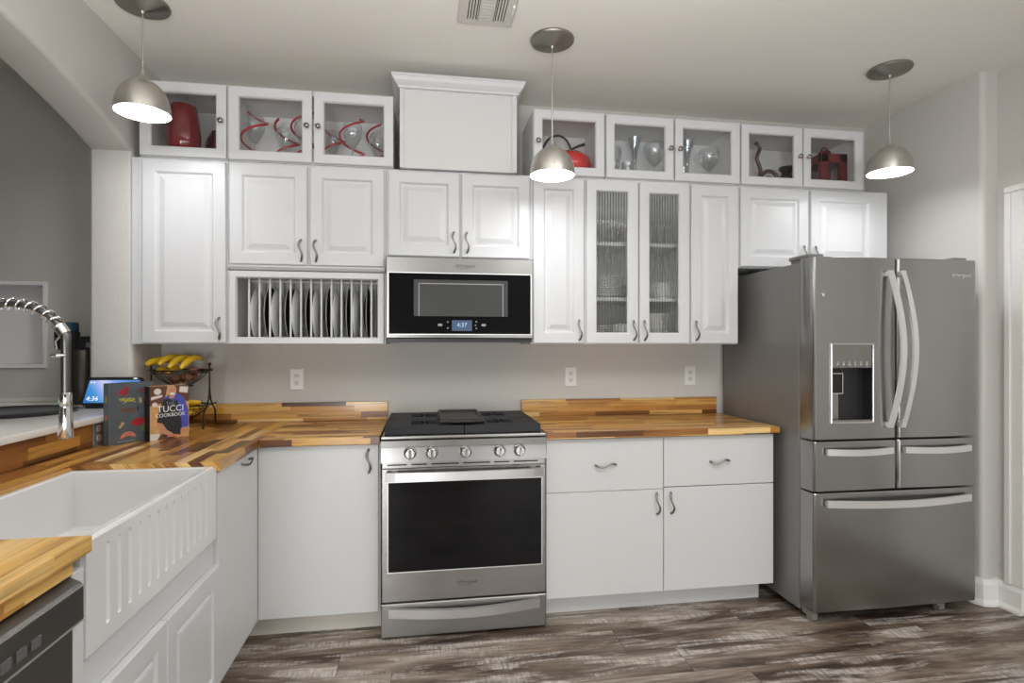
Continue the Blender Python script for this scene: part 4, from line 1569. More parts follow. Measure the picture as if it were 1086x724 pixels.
put('window', bm, 'mesh_window', gl_)
bm = bmesh.new()
box(bm, -0.020, 0.412, MYF - 0.0042, MYF - 0.0034, 1.640, 1.645)
box(bm, -0.020, -0.015, MYF - 0.0042, MYF - 0.0034, 1.478, 1.645)
box(bm, 0.407, 0.412, MYF - 0.0042, MYF - 0.0034, 1.478, 1.645)
put('window_outline', bm, 'mw_line', gl_)
bm = B(0.148, 0.250, MYF - 0.0036, MYF - 0.0029, 1.404, 1.458)
put('clock_display', bm, 'lcd', gl_)
bm = text_bm('4:37', 0.030, (0.199, MYF - 0.0040, 1.433), X, FRONT, 0.0003)
put('clock_digits', bm, 'lcd_txt', gl_)
bm = bmesh.new()
for x, z, a, b in ((0.088, 1.434, 0.011, 0.006), (0.310, 1.434, 0.011, 0.006), (0.127, 1.449, 0.004, 0.003), (0.127, 1.418, 0.004, 0.003),
                   (0.272, 1.451, 0.004, 0.003), (0.268, 1.433, 0.0035, 0.003), (0.272, 1.417, 0.004, 0.003)):
    box(bm, x - a, x + a, MYF - 0.0036, MYF - 0.0029, z - b, z + b, bev=0.001)
put('button_marks', bm, 'lcd_dim', gl_)
bm = text_bm('Whirlpool', 0.024, (0.213, MYF - 0.0005, 1.735), X, FRONT, 0.0006, shear=0.25)
tube(bm, arc_pts((0.205, MYF - 0.001, 1.731), 1, math.radians(150), math.radians(395), 24, (0.032, 0, 0), (0, 0, 0.011)), 0.0008, 5)
put('logo', bm, 'logo', fr)

# ------------------------------------------------------------------ refrigerator
FX0, FX1, FYB, FYF = 1.828, 2.724, -0.752, -0.862
r = thing('refrigerator', 'tall stainless french door refrigerator with water dispenser at right', 'refrigerator', (2.275, 0, 0))
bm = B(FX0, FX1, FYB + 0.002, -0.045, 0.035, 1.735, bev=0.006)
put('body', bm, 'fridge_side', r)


def curved_front(x0, x1, z0, z1, bulge, hole=None, nx=14, yb=None, yf=None):
    """a door with a gently bowed front and rounded vertical edges"""
    yb = FYB - 0.006 if yb is None else yb
    yf = FYF if yf is None else yf
    bm = bmesh.new()
    xs = sorted(set([x0 + (x1 - x0) * k / nx for k in range(nx + 1)] + [x0 + 0.003, x0 + 0.010, x1 - 0.010, x1 - 0.003] + ([hole[0], hole[1]] if hole else [])))
    zs = sorted(set([z0, z0 + 0.004, z1 - 0.004, z1] + ([hole[2], hole[3]] if hole else [])))

    def yy(x, z):
        t = (x - x0) / (x1 - x0)
        e = min(x - x0, x1 - x)
        rd = 0.010 * (1 - min(1, e / 0.010)) ** 2
        ez = min(z - z0, z1 - z)
        rd += 0.003 * (1 - min(1, ez / 0.004)) ** 2
        return yf - bulge * (1 - (2 * t - 1) ** 2) + bulge + rd
    vs = {(i, j): bm.verts.new((x, yy(x, z), z)) for i, x in enumerate(xs) for j, z in enumerate(zs)}
    for i in range(len(xs) - 1):
        for j in range(len(zs) - 1):
            if hole and hole[0] - 1e-6 <= xs[i] and xs[i + 1] <= hole[1] + 1e-6 and hole[2] - 1e-6 <= zs[j] and zs[j + 1] <= hole[3] + 1e-6:
                continue
            bm.faces.new((vs[i, j], vs[i + 1, j], vs[i + 1, j + 1], vs[i, j + 1]))
    be = [e for e in bm.edges if e.is_boundary]
    ret = bmesh.ops.extrude_edge_only(bm, edges=be)
    for v in [g for g in ret['geom'] if isinstance(g, bmesh.types.BMVert)]:
        v.co.y = yb
    if not hole:
        bmesh.ops.contextual_create(bm, geom=[e for e in bm.edges if e.is_boundary])
    else:
        v4 = [bm.verts.new((x, yb, z)) for x, z in ((x0, z0), (x1, z0), (x1, z1), (x0, z1))]
        bm.faces.new(v4)
    return bm


FM = 2.2745
HOLE = (1.914, 2.137, 0.962, 1.336)
bm = curved_front(FX0, FM - 0.004, 0.881, 1.752, 0.006, HOLE)
dl = put('door', bm, 'fridge', r, 30)
bm = curved_front(FM + 0.004, FX1, 0.881, 1.752, 0.006)
dR = put('door', bm, 'fridge', r, 30)
bm = curved_front(FX0, FM - 0.004, 0.636, 0.872, 0.004)
w1 = put('drawer', bm, 'fridge', r, 30)
bm = curved_front(FM + 0.004, FX1, 0.636, 0.872, 0.004)
w2_ = put('drawer', bm, 'fridge', r, 30)
bm = curved_front(FX0, FX1, 0.062, 0.627, 0.006)
w3 = put('freezer_drawer', bm, 'fridge', r, 30)
# dispenser
bm = bmesh.new()
hx0, hx1, hz0, hz1 = HOLE
box(bm, hx0 - 0.012, hx1 + 0.012, FYF + 0.062, FYF + 0.066, hz0 - 0.01, hz1 + 0.01)
box(bm, hx0 - 0.012, hx0 + 0.001, FYF + 0.010, FYF + 0.064, hz0 - 0.01, hz1 + 0.01)
box(bm, hx1 - 0.001, hx1 + 0.012, FYF + 0.010, FYF + 0.064, hz0 - 0.01, hz1 + 0.01)
box(bm, hx0 - 0.012, hx1 + 0.012, FYF + 0.010, FYF + 0.064, hz0 - 0.01, hz0 + 0.001)
dp = put('dispenser_recess', bm, 'black', dl)
bm = bmesh.new()
rings(bm, V(hx0 - 0.004, FYF + 0.001, hz0 - 0.004), X, Z, FRONT, hx1 - hx0 + 0.008, hz1 - hz0 + 0.008, [(0, -0.004), (0, 0.005), (0.004, 0.0065), (0.008, 0.005), (0.008, -0.004)], close=True)
put('dispenser_frame', bm, 'chrome_soft', dp)
bm = B(hx0 + 0.004, hx1 - 0.004, FYF - 0.0005, FYF + 0.058, 1.222, hz1 - 0.002, bev=0.004)
put('touch_panel', bm, 'steel', dp)
bm = bmesh.new()
for k in range(6):
    xx = hx0 + 0.035 + k * 0.031
    box(bm, xx - 0.006, xx + 0.006, FYF - 0.0012, FYF - 0.0003, 1.236, 1.242)
    box(bm, xx - 0.004, xx + 0.004, FYF - 0.0012, FYF - 0.0003, 1.247, 1.252)
put('touch_icons', bm, 'logo_pale', dp)
bm = bmesh.new()
rings(bm, V(hx0 + 0.008, FYF + 0.012, 1.098), X, Z, FRONT, 0.062, 0.100, [(0, -0.004), (0, 0.004), (0.005, 0.004), (0.005, -0.004)], close=True)
put('water_paddle', bm, 'chrome_soft', dp)
bm = bmesh.new()
tube(bm, [(hx0 + 0.072, FYF + 0.03, 1.224), (hx0 + 0.078, FYF + 0.024, 1.205), (hx0 + 0.072, FYF + 0.018, 1.198)], 0.004, 8)
put('nozzle', bm, 'chrome_soft', dp, 50)
bm = B(hx0 + 0.004, hx0 + 0.066, FYF + 0.035, FYF + 0.0615, 0.975, 1.10)
put('side_panel', bm, 'steel_dark', dp)
bm = B(hx0 + 0.001, hx1 - 0.001, FYF + 0.004, FYF + 0.0615, hz0 + 0.001, hz0 + 0.012)
put('drip_tray', bm, 'steel_dark', dp)


def bow_handle(parent, a, b, width, out, bowdir, bow, horizontal=False):
    """flat bar handle bowed outward (and sideways) between a and b"""
    a, b = Vector(a), Vector(b)
    bm = bmesh.new()
    n = 28
    vv = []
    al = (b - a).normalized()
    side = Vector(bowdir)
    wv = Vector((1, 0, 0)) if not horizontal else Vector((0, 0, 1))
    for k in range(n + 1):
        t = k / n
        s = math.sin(math.pi * t)
        p = a.lerp(b, t) + side * (bow * s) + Vector((0, -1, 0)) * (0.022 + out * s)
        q = wv * (width / 2)
        th = Vector((0, 0.012, 0))
        vv.append([bm.verts.new(p - q), bm.verts.new(p + q), bm.verts.new(p + q + th), bm.verts.new(p - q + th)])
    for u, v in zip(vv[:-1], vv[1:]):
        for j in range(4):
            bm.faces.new((u[j], u[(j + 1) % 4], v[(j + 1) % 4], v[j]))
    bm.faces.new(vv[0]); bm.faces.new(vv[-1])
    for e in (a + al * 0.015, b - al * 0.015):
        q = 0.010
        box(bm, e.x - q, e.x + q, e.y - 0.013, e.y + 0.008, e.z - q, e.z + q)
    return put('handle', bm, 'steel_bright', parent, 30)


bow_handle(dl, (2.219, FYF + 0.001, 0.935), (2.219, FYF + 0.001, 1.690), 0.026, 0.045, (1, 0, 0), 0.030)
bow_handle(dR, (2.285, FYF + 0.001, 0.935), (2.285, FYF + 0.001, 1.690), 0.026, 0.045, (1, 0, 0), 0.028)
bow_handle(w1, (1.882, FYF + 0.003, 0.826), (2.235, FYF + 0.003, 0.826), 0.030, 0.022, (0, 0, -1), 0.003, True)
bow_handle(w2_, (2.300, FYF + 0.003, 0.826), (2.670, FYF + 0.003, 0.826), 0.030, 0.022, (0, 0, -1), 0.003, True)
bow_handle(w3, (1.882, FYF + 0.003, 0.582), (2.670, FYF + 0.003, 0.582), 0.034, 0.034, (0, 0, -1), 0.006, True)
bm = text_bm('Whirlpool', 0.026, (2.628, FYF + 0.0008, 1.675), X, FRONT, 0.0012, shear=0.25)
tube(bm, arc_pts((2.62, FYF + 0.0004, 1.671), 1, math.radians(150), math.radians(395), 24, (0.034, 0, 0), (0, 0, 0.011)), 0.0008, 5)
put('logo', bm, 'logo_pale', dR)
bm = bmesh.new()
lathe(bm, [(0, 0), (0.0075, 0), (0.0075, 0.003), (0, 0.004)], (1.872, FYF + 0.002, 1.57), 14, 'y')
put('badge', bm, 'logo_pale', dl, 40)
for hx in (1.875, 2.677):
    bm = B(hx - 0.043, hx + 0.04, FYB - 0.06, FYB + 0.09, 1.7525, 1.772, bev=0.006)
    box(bm, hx - 0.03, hx + 0.03, FYB + 0.004, FYB + 0.086, 1.734, 1.754)
    put('hinge_cover', bm, 'fridge_side', r)
for hx in (1.845, 2.55):
    bm = bmesh.new()
    lathe(bm, [(0, 0), (0.02, 0), (0.02, 0.03), (0, 0.03)], (0, 0, 0), 16, 'x')
    bm.transform(Matrix.Translation((hx, -0.80, 0.0205)))
    box(bm, hx - 0.004, hx + 0.034, -0.815, -0.755, 0.026, 0.06)
    put('foot', bm, 'grey_plate', r, 40)
bm = B(FX0 + 0.02, FX1 - 0.02, FYB - 0.02, FYB + 0.02, 0.028, 0.06)
put('toe_grille', bm, 'black', r)

# ------------------------------------------------------------------ outlets and vent
def outlet(label, x, z, N=FRONT, O=None, A=X, plate_m='plastic'):
    O = V(x, -0.001, z) if O is None else O
    r = thing('wall_outlet', label, 'outlet', tuple(O), 0, 'wall outlets')
    bm = bmesh.new()
    rings(bm, O - A * 0.036 - Z * 0.058, A, Z, N, 0.072, 0.116, [(0, 0), (0, 0.003), (0.003, 0.0055)])
    put('cover_plate', bm, plate_m, r)
    for s in (-1, 1):
        bm = bmesh.new()
        c = O + Z * (0.0195 * s) + N * 0.0055
        pts = [(0.0165 * math.cos(t), max(-0.0135, min(0.0135, 0.0165 * math.sin(t)))) for t in [2 * math.pi * k / 24 for k in range(24)]]
        prism(bm, pts, -0.0005, 0.0018, c, A, Z, N)
        rc = put('receptacle', bm, 'plastic_dim', r)
        bm = bmesh.new()
        for ax, zz, w, h in ((-0.006, 0.003, 0.0012, 0.0042), (0.006, 0.003, 0.0012, 0.0036), (0.0, -0.0065, 0.0022, 0.0022)):
            prism(bm, [(ax - w, zz - h), (ax + w, zz - h), (ax + w, zz + h), (ax - w, zz + h)], 0.0012, 0.0022, c, A, Z, N)
        put('slots', bm, 'black', rc)
    return r


outlet('white wall outlet left of the range below the plate rack', -0.686, 1.143)
outlet('white wall outlet right of the range below the narrow cabinet', 0.873, 1.144)
outlet('white wall outlet nearest the refrigerator', 1.630, 1.145)
outlet('grey outlet on the wooden backsplash, half hidden behind the slate book', 0, 0, X, V(-1.344, -0.66, 0.963), Yv, 'grey_plate')

r = thing('ceiling_vent', 'painted louvred air vent in the ceiling above the range', 'vent', (0.27, -0.96, CEIL))
bm = bmesh.new()
vx0, vx1, vy0, vy1 = 0.149, 0.388, -1.12, -0.800
rings(bm, V(vx0, vy0, CEIL - 0.0005), X, Yv, V(0, 0, -1), vx1 - vx0, vy1 - vy0, [(0, 0), (0, 0.004), (0.006, 0.009), (0.033, 0.009), (0.033, 0.0)], close=True)
put('frame', bm, 'vent', r)
bm = B(vx0 + 0.03, vx1 - 0.03, vy0 + 0.03, vy1 - 0.03, CEIL - 0.003, CEIL - 0.0008)
put('dark_opening', bm, 'blackgap', r)
for k in range(15):
    xx = vx0 + 0.036 + k * 0.0119
    if 5 <= k <= 9:
        continue
    bm = B(xx - 0.0035, xx + 0.0035, vy0 + 0.033, vy1 - 0.033, CEIL - 0.010, CEIL - 0.0031)
    put('louver', bm, 'vent', r)
for xx in (vx0 + 0.090, vx1 - 0.090):
    bm = B(xx - 0.006, xx + 0.006, vy0 + 0.033, vy1 - 0.033, CEIL - 0.010, CEIL - 0.0031)
    put('divider', bm, 'vent', r)
for k in range(12):
    yy = vy1 - 0.040 - k * 0.0215
    bm = B(vx0 + 0.096, vx1 - 0.096, yy - 0.0075, yy + 0.0075, CEIL - 0.010, CEIL - 0.0031)
    put('louver', bm, 'vent', r)
bm = B(vx1 - 0.018, vx1 - 0.008, -0.965, -0.905, CEIL - 0.020, CEIL - 0.0085, bev=0.003)
put('lever', bm, 'trim', r)


# ------------------------------------------------------------------ pendant lamps
def pendant(label, x, y, zr, zt):
    r = thing('pendant_lamp', label, 'lamp', (x, y, CEIL), 0, 'dome pendants hanging from the ceiling')
    bm = bmesh.new()
    lathe(bm, [(0.0, 0.0), (0.100, 0.0), (0.102, -0.006), (0.098, -0.012), (0.090, -0.014), (0.040, -0.026), (0.012, -0.034), (0.008, -0.045), (0.0, -0.045)], (x, y, CEIL - 0.0004), 40)
    put('canopy', bm, 'nickel_dark', r, 30)
    hs = zt - zr
    bm = bmesh.new()
    tube(bm, [(x, y, CEIL - 0.044), (x, y, zt + 0.10), (x + 0.001, y, zt - 0.01)], 0.0032, 8)
    put('cord', bm, 'chrome_soft', r, 50)
    bm = bmesh.new()
    prof = []
    Hd = hs * 0.73
    for k in range(13):
        t = math.radians(90 * k / 12)
        prof.append((max(0.026, 0.1045 * math.cos(t) ** 0.85), zr + Hd * math.sin(t)))
    prof = [p for p in prof if p[0] > 0.0265]
    prof += [(0.024, zr + hs * 0.745), (0.017, zr + hs * 0.80), (0.011, zr + hs * 0.88), (0.008, zr + hs * 0.96), (0.0055, zt), (0.0, zt)]
    inner = [(max(0.02, a - 0.003), b - 0.002 if b > zr + 0.001 else b) for a, b in prof[:11]]
    lathe(bm, [(0.1015, zr)] + prof, (x, y, 0), 48, cap=False)
    sh = put('shade', bm, 'nickel', r, 50)
    bm = bmesh.new()
    lathe(bm, [(0.1014, zr + 0.0005)] + inner[1:] + [(0.0, zr + hs * 0.70)], (x, y, 0), 48, cap=False)
    put('shade_lining', bm, 'shade_in', r, 50)
    bm = bmesh.new()
    lathe(bm, [(0.0, zr + 0.004), (0.0995, zr + 0.004), (0.0995, zr + 0.010), (0.0, zr + 0.010)], (x, y, 0), 48, cap=False)
    put('diffuser', bm, 'led', r, label='glowing white diffuser')
    # a patch of small perforations on the front of the dome
    bm = bmesh.new()
    for i in range(-4, 5):
        for j in range(6):
            if abs(i) + abs(j - 2.5) > 4.7:
                continue
            a = math.radians(-90 - math.degrees(math.atan2(x, y - CAM_Y)) * 0.5) + i * 0.055
            el = math.radians(14 + j * 4.2)
            rr = 0.1045 * math.cos(el) ** 0.85 + 0.0003
            p = Vector((x + rr * math.cos(a), y + rr * math.sin(a), zr + Hd * math.sin(el)))
            ball(bm, p, 0.0011, seg=6, rg=4)
    put('perforations', bm, 'perf', sh)
    return r


pendant('dome pendant lamp with the shortest cord, at left beside the arched pass-through', -1.143, -0.72, 2.288, 2.478)
pendant('dome pendant lamp with the longest cord, hanging in the middle over the range', 0.592, -0.72, 2.113, 2.290)
pendant('dome pendant lamp at right, hanging over the refrigerator', 2.360, -0.72, 2.212, 2.392)

# ------------------------------------------------------------------ faucet
FY = -1.5
r = thing('kitchen_faucet', 'chrome pull down faucet with coiled spring spout over the sink', 'faucet', (-1.262, FY, CT))
bm = bmesh.new()
lathe(bm, [(0, 0), (0.03, 0), (0.03, 0.006), (0.02, 0.012), (0.017, 0.02), (0.017, 0.22), (0.013, 0.225), (0.013, 0.30), (0, 0.30)], (-1.262, FY, CT + 0.0002), 24)
put('base_column', bm, 'chrome_soft', r, 40)
bm = bmesh.new()
tube(bm, [(-1.262, FY - 0.015, CT + 0.10), (-1.262, FY - 0.05, CT + 0.11), (-1.262, FY - 0.11, CT + 0.15)], [0.007, 0.006, 0.005], 10)
put('lever', bm, 'chrome', r, 50)
arc = [Vector((-1.262, FY, CT + 0.28)), Vector((-1.262, FY, 1.30))]
cxm, rad_ = -1.1275, 0.1345
arc += [Vector((cxm + rad_ * math.cos(t), FY, 1.335 + 0.108 * math.sin(t))) for t in [math.pi - (math.pi - 0.42) * k / 24 for k in range(25)]]
bm = bmesh.new()
tube(bm, arc, 0.0085, 10)
put('spout_hose', bm, 'hose_grey', r, 50)
# coil around the hose
dense = []
for a, b in zip(arc[:-1], arc[1:]):
    for k in range(6):
        dense.append(a.lerp(b, k / 6))
L = [0.0]
for a, b in zip(dense[:-1], dense[1:]):
    L.append(L[-1] + (b - a).length)
tot = L[-1]
bm = bmesh.new()
co = []
turns = tot / 0.024
NS = int(turns * 12)
j = 0
for k in range(NS + 1):
    s = tot * k / NS
    while j < len(L) - 2 and L[j + 1] < s:
        j += 1
    f = (s - L[j]) / max(1e-9, L[j + 1] - L[j])
    p = dense[j].lerp(dense[j + 1], f)
    t = (dense[j + 1] - dense[j]).normalized()
    u = t.cross(Vector((0, 1, 0))).normalized()
    a = 2 * math.pi * turns * k / NS
    co.append(p + (u * math.cos(a) + Vector((0, 1, 0)) * math.sin(a)) * 0.0150)
tube(bm, co, 0.0033, 6)
put('spring_coil', bm, 'chrome', r, 60)
e0 = arc[-1]
td = (arc[-1] - arc[-2]).normalized()
bm = bmesh.new()
tube(bm, [e0 - td * 0.006, e0 + td * 0.022], [0.0155, 0.0155], 16)
put('spring_collar', bm, 'chrome', r, 40)
bm = bmesh.new()
tube(bm, [e0 + td * 0.015, e0 + td * 0.028, Vector((-0.9905, FY, 1.335)), Vector((-0.990, FY, 1.26)), Vector((-0.990, FY, 1.18))], 0.0115, 12)
put('hose', bm, 'hose_grey', r, 50)
bm = bmesh.new()
lathe(bm, [(0, 0.128), (0.013, 0.128), (0.0145, 0.122), (0.0145, 0.092), (0.0135, 0.088), (0.0145, 0.084), (0.019, 0.004), (0.018, 0.0), (0, 0.0)], (-0.990, FY, 1.068), 24)
put('spray_head', bm, 'chrome', r, 40)
bm = bmesh.new()
tube(bm, [(-1.003, FY - 0.018, 1.318), (-1.005, FY - 0.022, 1.338), (-0.998, FY - 0.016, 1.352)], 0.003, 6)
tube(bm, arc_pts((-1.005, FY, 1.300), 0.019, 0, 2 * math.pi, 20, X, Yv)[:-1], 0.0045, 8, closed=True)
put('docking_arm', bm, 'chrome', r, 50)

# ------------------------------------------------------------------ things on the ledge
bm = bmesh.new()
lathe(bm, [(0, 0.0), (0.19, 0.0), (0.20, 0.004), (0.205, 0.014), (0.20, 0.016), (0.19, 0.008), (0, 0.007)], (0, 0, 0), 48)
bm.transform(Matrix.Translation((-1.715, -0.575, LEDGE_Z + 0.0004)) @ Matrix.Diagonal((1.12, 1.05, 1, 1)))
tag(put('oval_tray', bm, 'mat_black', None, 40), 'flat oval black tray lying on the white quartz ledge', 'tray')

r = thing('smart_display', 'black smart display with a lit blue screen on the ledge', 'display', (-1.425, -0.40, LEDGE_Z))
th = math.atan2(0.070, 0.122)
Bd = V(0, math.sin(th), math.cos(th))
Nd = V(0, -math.cos(th), math.sin(th))
O = V(-1.543, -0.42, 1.058)
WD, HD = 0.240, 0.141
bm = bmesh.new()
cr = 0.016
pts = []
for (cx_, cz_, a0) in ((WD - cr, cr, -90), (WD - cr, HD - cr, 0), (cr, HD - cr, 90), (cr, cr, 180)):
    pts += [(cx_ + cr * math.cos(math.radians(a0 + 18 * k)), cz_ + cr * math.sin(math.radians(a0 + 18 * k))) for k in range(6)]
prism(bm, pts, -0.012, 0.0, O, X, Bd, Nd)
bz = put('bezel', bm, 'black', r)
bm = bmesh.new()
prism(bm, [(0.012, 0.010), (WD - 0.014, 0.010), (WD - 0.014, HD - 0.016), (0.012, HD - 0.016)], 0.0002, 0.0008, O, X, Bd, Nd)
put('screen', bm, 'screen', bz)
bm = text_bm('4:36', 0.030, O + X * 0.046 + Bd * 0.030 + Nd * 0.0016, X, Nd, 0.0002)
put('clock_digits', bm, 'scr_txt', bz)
bm = bmesh.new()
for q in (0.022, 0.034):
    prism(bm, [(q - 0.003, HD - 0.03), (q + 0.003, HD - 0.03), (q + 0.003, HD - 0.024), (q - 0.003, HD - 0.024)], 0.001, 0.0016, O, X, Bd, Nd)
prism(bm, [(0.196, HD - 0.010), (0.212, HD - 0.010), (0.212, HD - 0.005), (0.196, HD - 0.005)], 0.0004, 0.0009, O, X, Bd, Nd)
put('status_marks', bm, 'scr_txt', bz)
bm = bmesh.new()
prism(bm, [(-0.410, LEDGE_Z + 0.0003), (-0.320, LEDGE_Z + 0.0003), (-0.330, 1.075), (-0.366, 1.118), (-0.410, 1.060)], 0, 0.20, V(-1.523, 0, 0), Yv, Z, X)
put('stand', bm, 'black', r)

r = thing('coffee_maker', 'dark coffee maker with a teal lid beside the wall end on the ledge', 'coffee maker', (-1.70, -0.17, LEDGE_Z))
bm = bmesh.new()
lathe(bm, [(0, 0), (0.072, 0), (0.074, 0.01), (0.074, 0.26), (0.070, 0.268), (0, 0.268)], (-1.665, -0.16, LEDGE_Z + 0.0003), 32)
put('body', bm, 'maker', r, 40)
bm = bmesh.new()
lathe(bm, [(0, 0.0), (0.05, 0.0), (0.052, 0.085), (0.046, 0.088), (0, 0.088)], (-1.715, -0.20, LEDGE_Z + 0.269), 28)
put('tank', bm, 'black', r, 40)
bm = bmesh.new()
lathe(bm, [(0, 0.0), (0.047, 0.0), (0.046, 0.040), (0.042, 0.044), (0, 0.044)], (-1.715, -0.20, LEDGE_Z + 0.358), 28)
put('lid', bm, 'teal', r, 40)
bm = B(-1.695, -1.585, -0.20, -0.10, LEDGE_Z + 0.269, LEDGE_Z + 0.335, bev=0.006)
put('brew_head', bm, 'black', r)
bm = B(-1.632, -1.60, -0.2025, -0.20, LEDGE_Z + 0.282, LEDGE_Z + 0.305)
put('badge', bm, 'chrome_soft', r)
bm = B(-1.735, -1.705, -0.236, -0.228, LEDGE_Z + 0.013, LEDGE_Z + 0.022)
box(bm, -1.722, -1.712, -0.236, -0.228, LEDGE_Z + 0.036, LEDGE_Z + 0.058)
put('indicator_light', bm, 'green_led', r)

r = thing('wall_shelf_box', 'white framed recessed box in the grey wall beyond the pass-through', 'shelf', (-2.18, 0, 1.2))
bm = bmesh.new()
rings(bm, V(NX0 - 0.018, -0.0005, NZ0 - 0.018), X, Z, FRONT, NX1 - NX0 + 0.036, NZ1 - NZ0 + 0.036,
      [(0, 0), (0, 0.012), (0.002, 0.014), (0.016, 0.014), (0.0195, 0.010), (0.0195, -0.10)], cap0=False)
put('frame', bm, 'white_niche', r)

# ------------------------------------------------------------------ books
def book_frame(c, d):
    A = Vector((d[0], d[1], 0)).normalized()
    N = Vector((A.y, -A.x, 0))
    return Vector((c[0], c[1], CT + 0.0006)), A, N


def poly(bm, pts, d, O, A, N, mi, th=0.0003):
    prism(bm, pts, d, d + th, O, A, Z, N, mi=mi)


def ell(cx, cz, a, b, n=14, rot=0.0):
    return [(cx + a * math.cos(t) * math.cos(rot) - b * math.sin(t) * math.sin(rot), cz + a * math.cos(t) * math.sin(rot) + b * math.sin(t) * math.cos(rot)) for t in [2 * math.pi * k / n for k in range(n)]]


# slate-grey spice cookbook
O, A, N = book_frame((-1.276, -0.703), (0.523, 0.852))
bw, bh, bt = 0.186, 0.257, 0.034
r = thing('cookbook', 'slate grey cookbook with spices and chillies on its cover, standing at left', 'book', tuple(O))
bm = bmesh.new()
rings(bm, O, A, Z, N, bw, bh, [(0, -0.003), (0, 0)])
rings(bm, O, A, Z, N, bw, bh, [(0, -bt), (0, -bt + 0.003)])
put('cover', bm, 'slate', r)
bm = bmesh.new()
prism(bm, [(-0.0032, -bt), (-0.0032, 0.0), (0.0, 0.0), (0.0, -bt)], 0, bh, O, A, N, Z)
sp_ = put('spine', bm, 'slate_spine', r)
bm = bmesh.new()
for cz, a, b, mi in ((0.19, 0.006, 0.016, 0), (0.115, 0.006, 0.010, 1), (0.04, 0.005, 0.016, 2)):
    prism(bm, ell(-bt / 2, cz, a, b), 0, 0.0003, O - A * 0.0033, N, Z, -A, mi=mi)
put('spine_picture', bm, ['ginger', 'salmon', 'slate_spine'], sp_)
bm = bmesh.new()
prism(bm, [(0.0, -bt + 0.0031), (bw - 0.004, -bt + 0.0031), (bw - 0.004, -0.0031), (0.0, -0.0031)], 0.003, bh - 0.003, O, A, N, Z)
put('pages', bm, 'paper', r)
bm = bmesh.new()
mats = ['chili', 'herb', 'salmon', 'leaf', 'ginger', 'brown_print', 'print_grey', 'slate']
poly(bm, [(0.004, 0.004), (bw - 0.002, 0.004), (bw - 0.002, bh - 0.004), (0.004, bh - 0.004)], 0.0001, O, A, N, 7, 0.0004)
rnd = random.Random(3)
for cx, cz, rot in ((0.052, 0.225, 0.5), (0.066, 0.213, 0.9), (0.05, 0.212, 0.1), (0.068, 0.228, 1.3)):
    poly(bm, ell(cx, cz, 0.017, 0.0055, 12, rot), 0.0004, O, A, N, 0)
for k in range(16):
    poly(bm, ell(0.075 + rnd.uniform(-0.03, 0.03), 0.182 + rnd.uniform(-0.008, 0.008), 0.012, 0.0018, 8, rnd.uniform(-0.7, 0.7)), 0.0004 + 0.0001 * k, O, A, N, 1)
for (cx, cz, a, b, rt, mi) in ((0.125, 0.218, 0.018, 0.004, 0.2, 5), (0.135, 0.222, 0.012, 0.004, -0.4, 0), (0.128, 0.178, 0.007, 0.013, 0.2, 4),
                               (0.118, 0.085, 0.028, 0.018, 0.15, 0), (0.044, 0.074, 0.010, 0.006, 0.7, 4), (0.052, 0.084, 0.008, 0.007, 0, 4)):
    poly(bm, ell(cx, cz, a, b, 16, rt), 0.0004, O, A, N, mi)
for k in range(7):
    poly(bm, ell(0.142 + 0.008 * math.cos(k), 0.045 + 0.005 * k, 0.012, 0.0022, 8, 0.9 + 0.1 * k), 0.0005 + 0.0001 * k, O, A, N, 3)
# pale pink prawn-like curl and its fork
for a0, a1, r0 in ((20, 165, 0.036), (30, 150, 0.030)):
    pts = [(0.076 + r0 * math.cos(math.radians(a0 + (a1 - a0) * k / 10)), 0.016 + (0.9 if r0 > 0.033 else 0.75) * r0 * math.sin(math.radians(a0 + (a1 - a0) * k / 10))) for k in range(11)]
    q = [(0.076 + (r0 - 0.006) * math.cos(math.radians(a0 + (a1 - a0) * k / 10)), 0.014 + (0.9 if r0 > 0.033 else 0.75) * (r0 - 0.006) * math.sin(math.radians(a0 + (a1 - a0) * k / 10))) for k in range(11)]
    poly(bm, pts + q[::-1], 0.0005, O, A, N, 2)
poly(bm, [(0.040, 0.131), (0.104, 0.131), (0.104, 0.150), (0.040, 0.150)], 0.0003, O, A, N, 5)
poly(bm, [(0.030, 0.008), (0.104, 0.008), (0.104, 0.011), (0.030, 0.011)], 0.0003, O, A, N, 6)
cov = [c for c in r.children if c.name.startswith('cover')][0]
put('cover_picture', bm, mats, cov)
bm = text_bm('E', 0.030, O + A * 0.118 + Z * 0.142 + N * 0.0008, A, N, 0.0002)
put('cover_letter', bm, 'spine_black', cov)

# cookbook with the man in a blue shirt
O, A, N = book_frame((-1.166, -0.605), (0.61, 0.79))
bw, bh, bt = 0.172, 0.236, 0.034
r = thing('cookbook', 'cookbook with a smiling man in a blue shirt on its cover', 'book', tuple(O))
bm = bmesh.new()
rings(bm, O, A, Z, N, bw, bh, [(0, -0.003), (0, 0)])
rings(bm, O, A, Z, N, bw, bh, [(0, -bt), (0, -bt + 0.003)])
cov = put('cover', bm, 'kit_warm', r)
bm = bmesh.new()
prism(bm, [(-0.003, -bt), (-0.003, 0.0), (0.0, 0.0), (0.0, -bt)], 0, bh, O, A, N, Z)
put('spine', bm, 'spine_black', r)
bm = bmesh.new()
prism(bm, [(0.0, -bt + 0.0031), (bw - 0.004, -bt + 0.0031), (bw - 0.004, -0.0031), (0.0, -0.0031)], 0.003, bh - 0.003, O, A, N, Z)
put('pages', bm, 'paper', r)
bm = bmesh.new()
mats = ['kit_dark', 'kit_pale', 'shirt', 'apron', 'skin', 'hair', 'print_white', 'salmon', 'kit_warm']
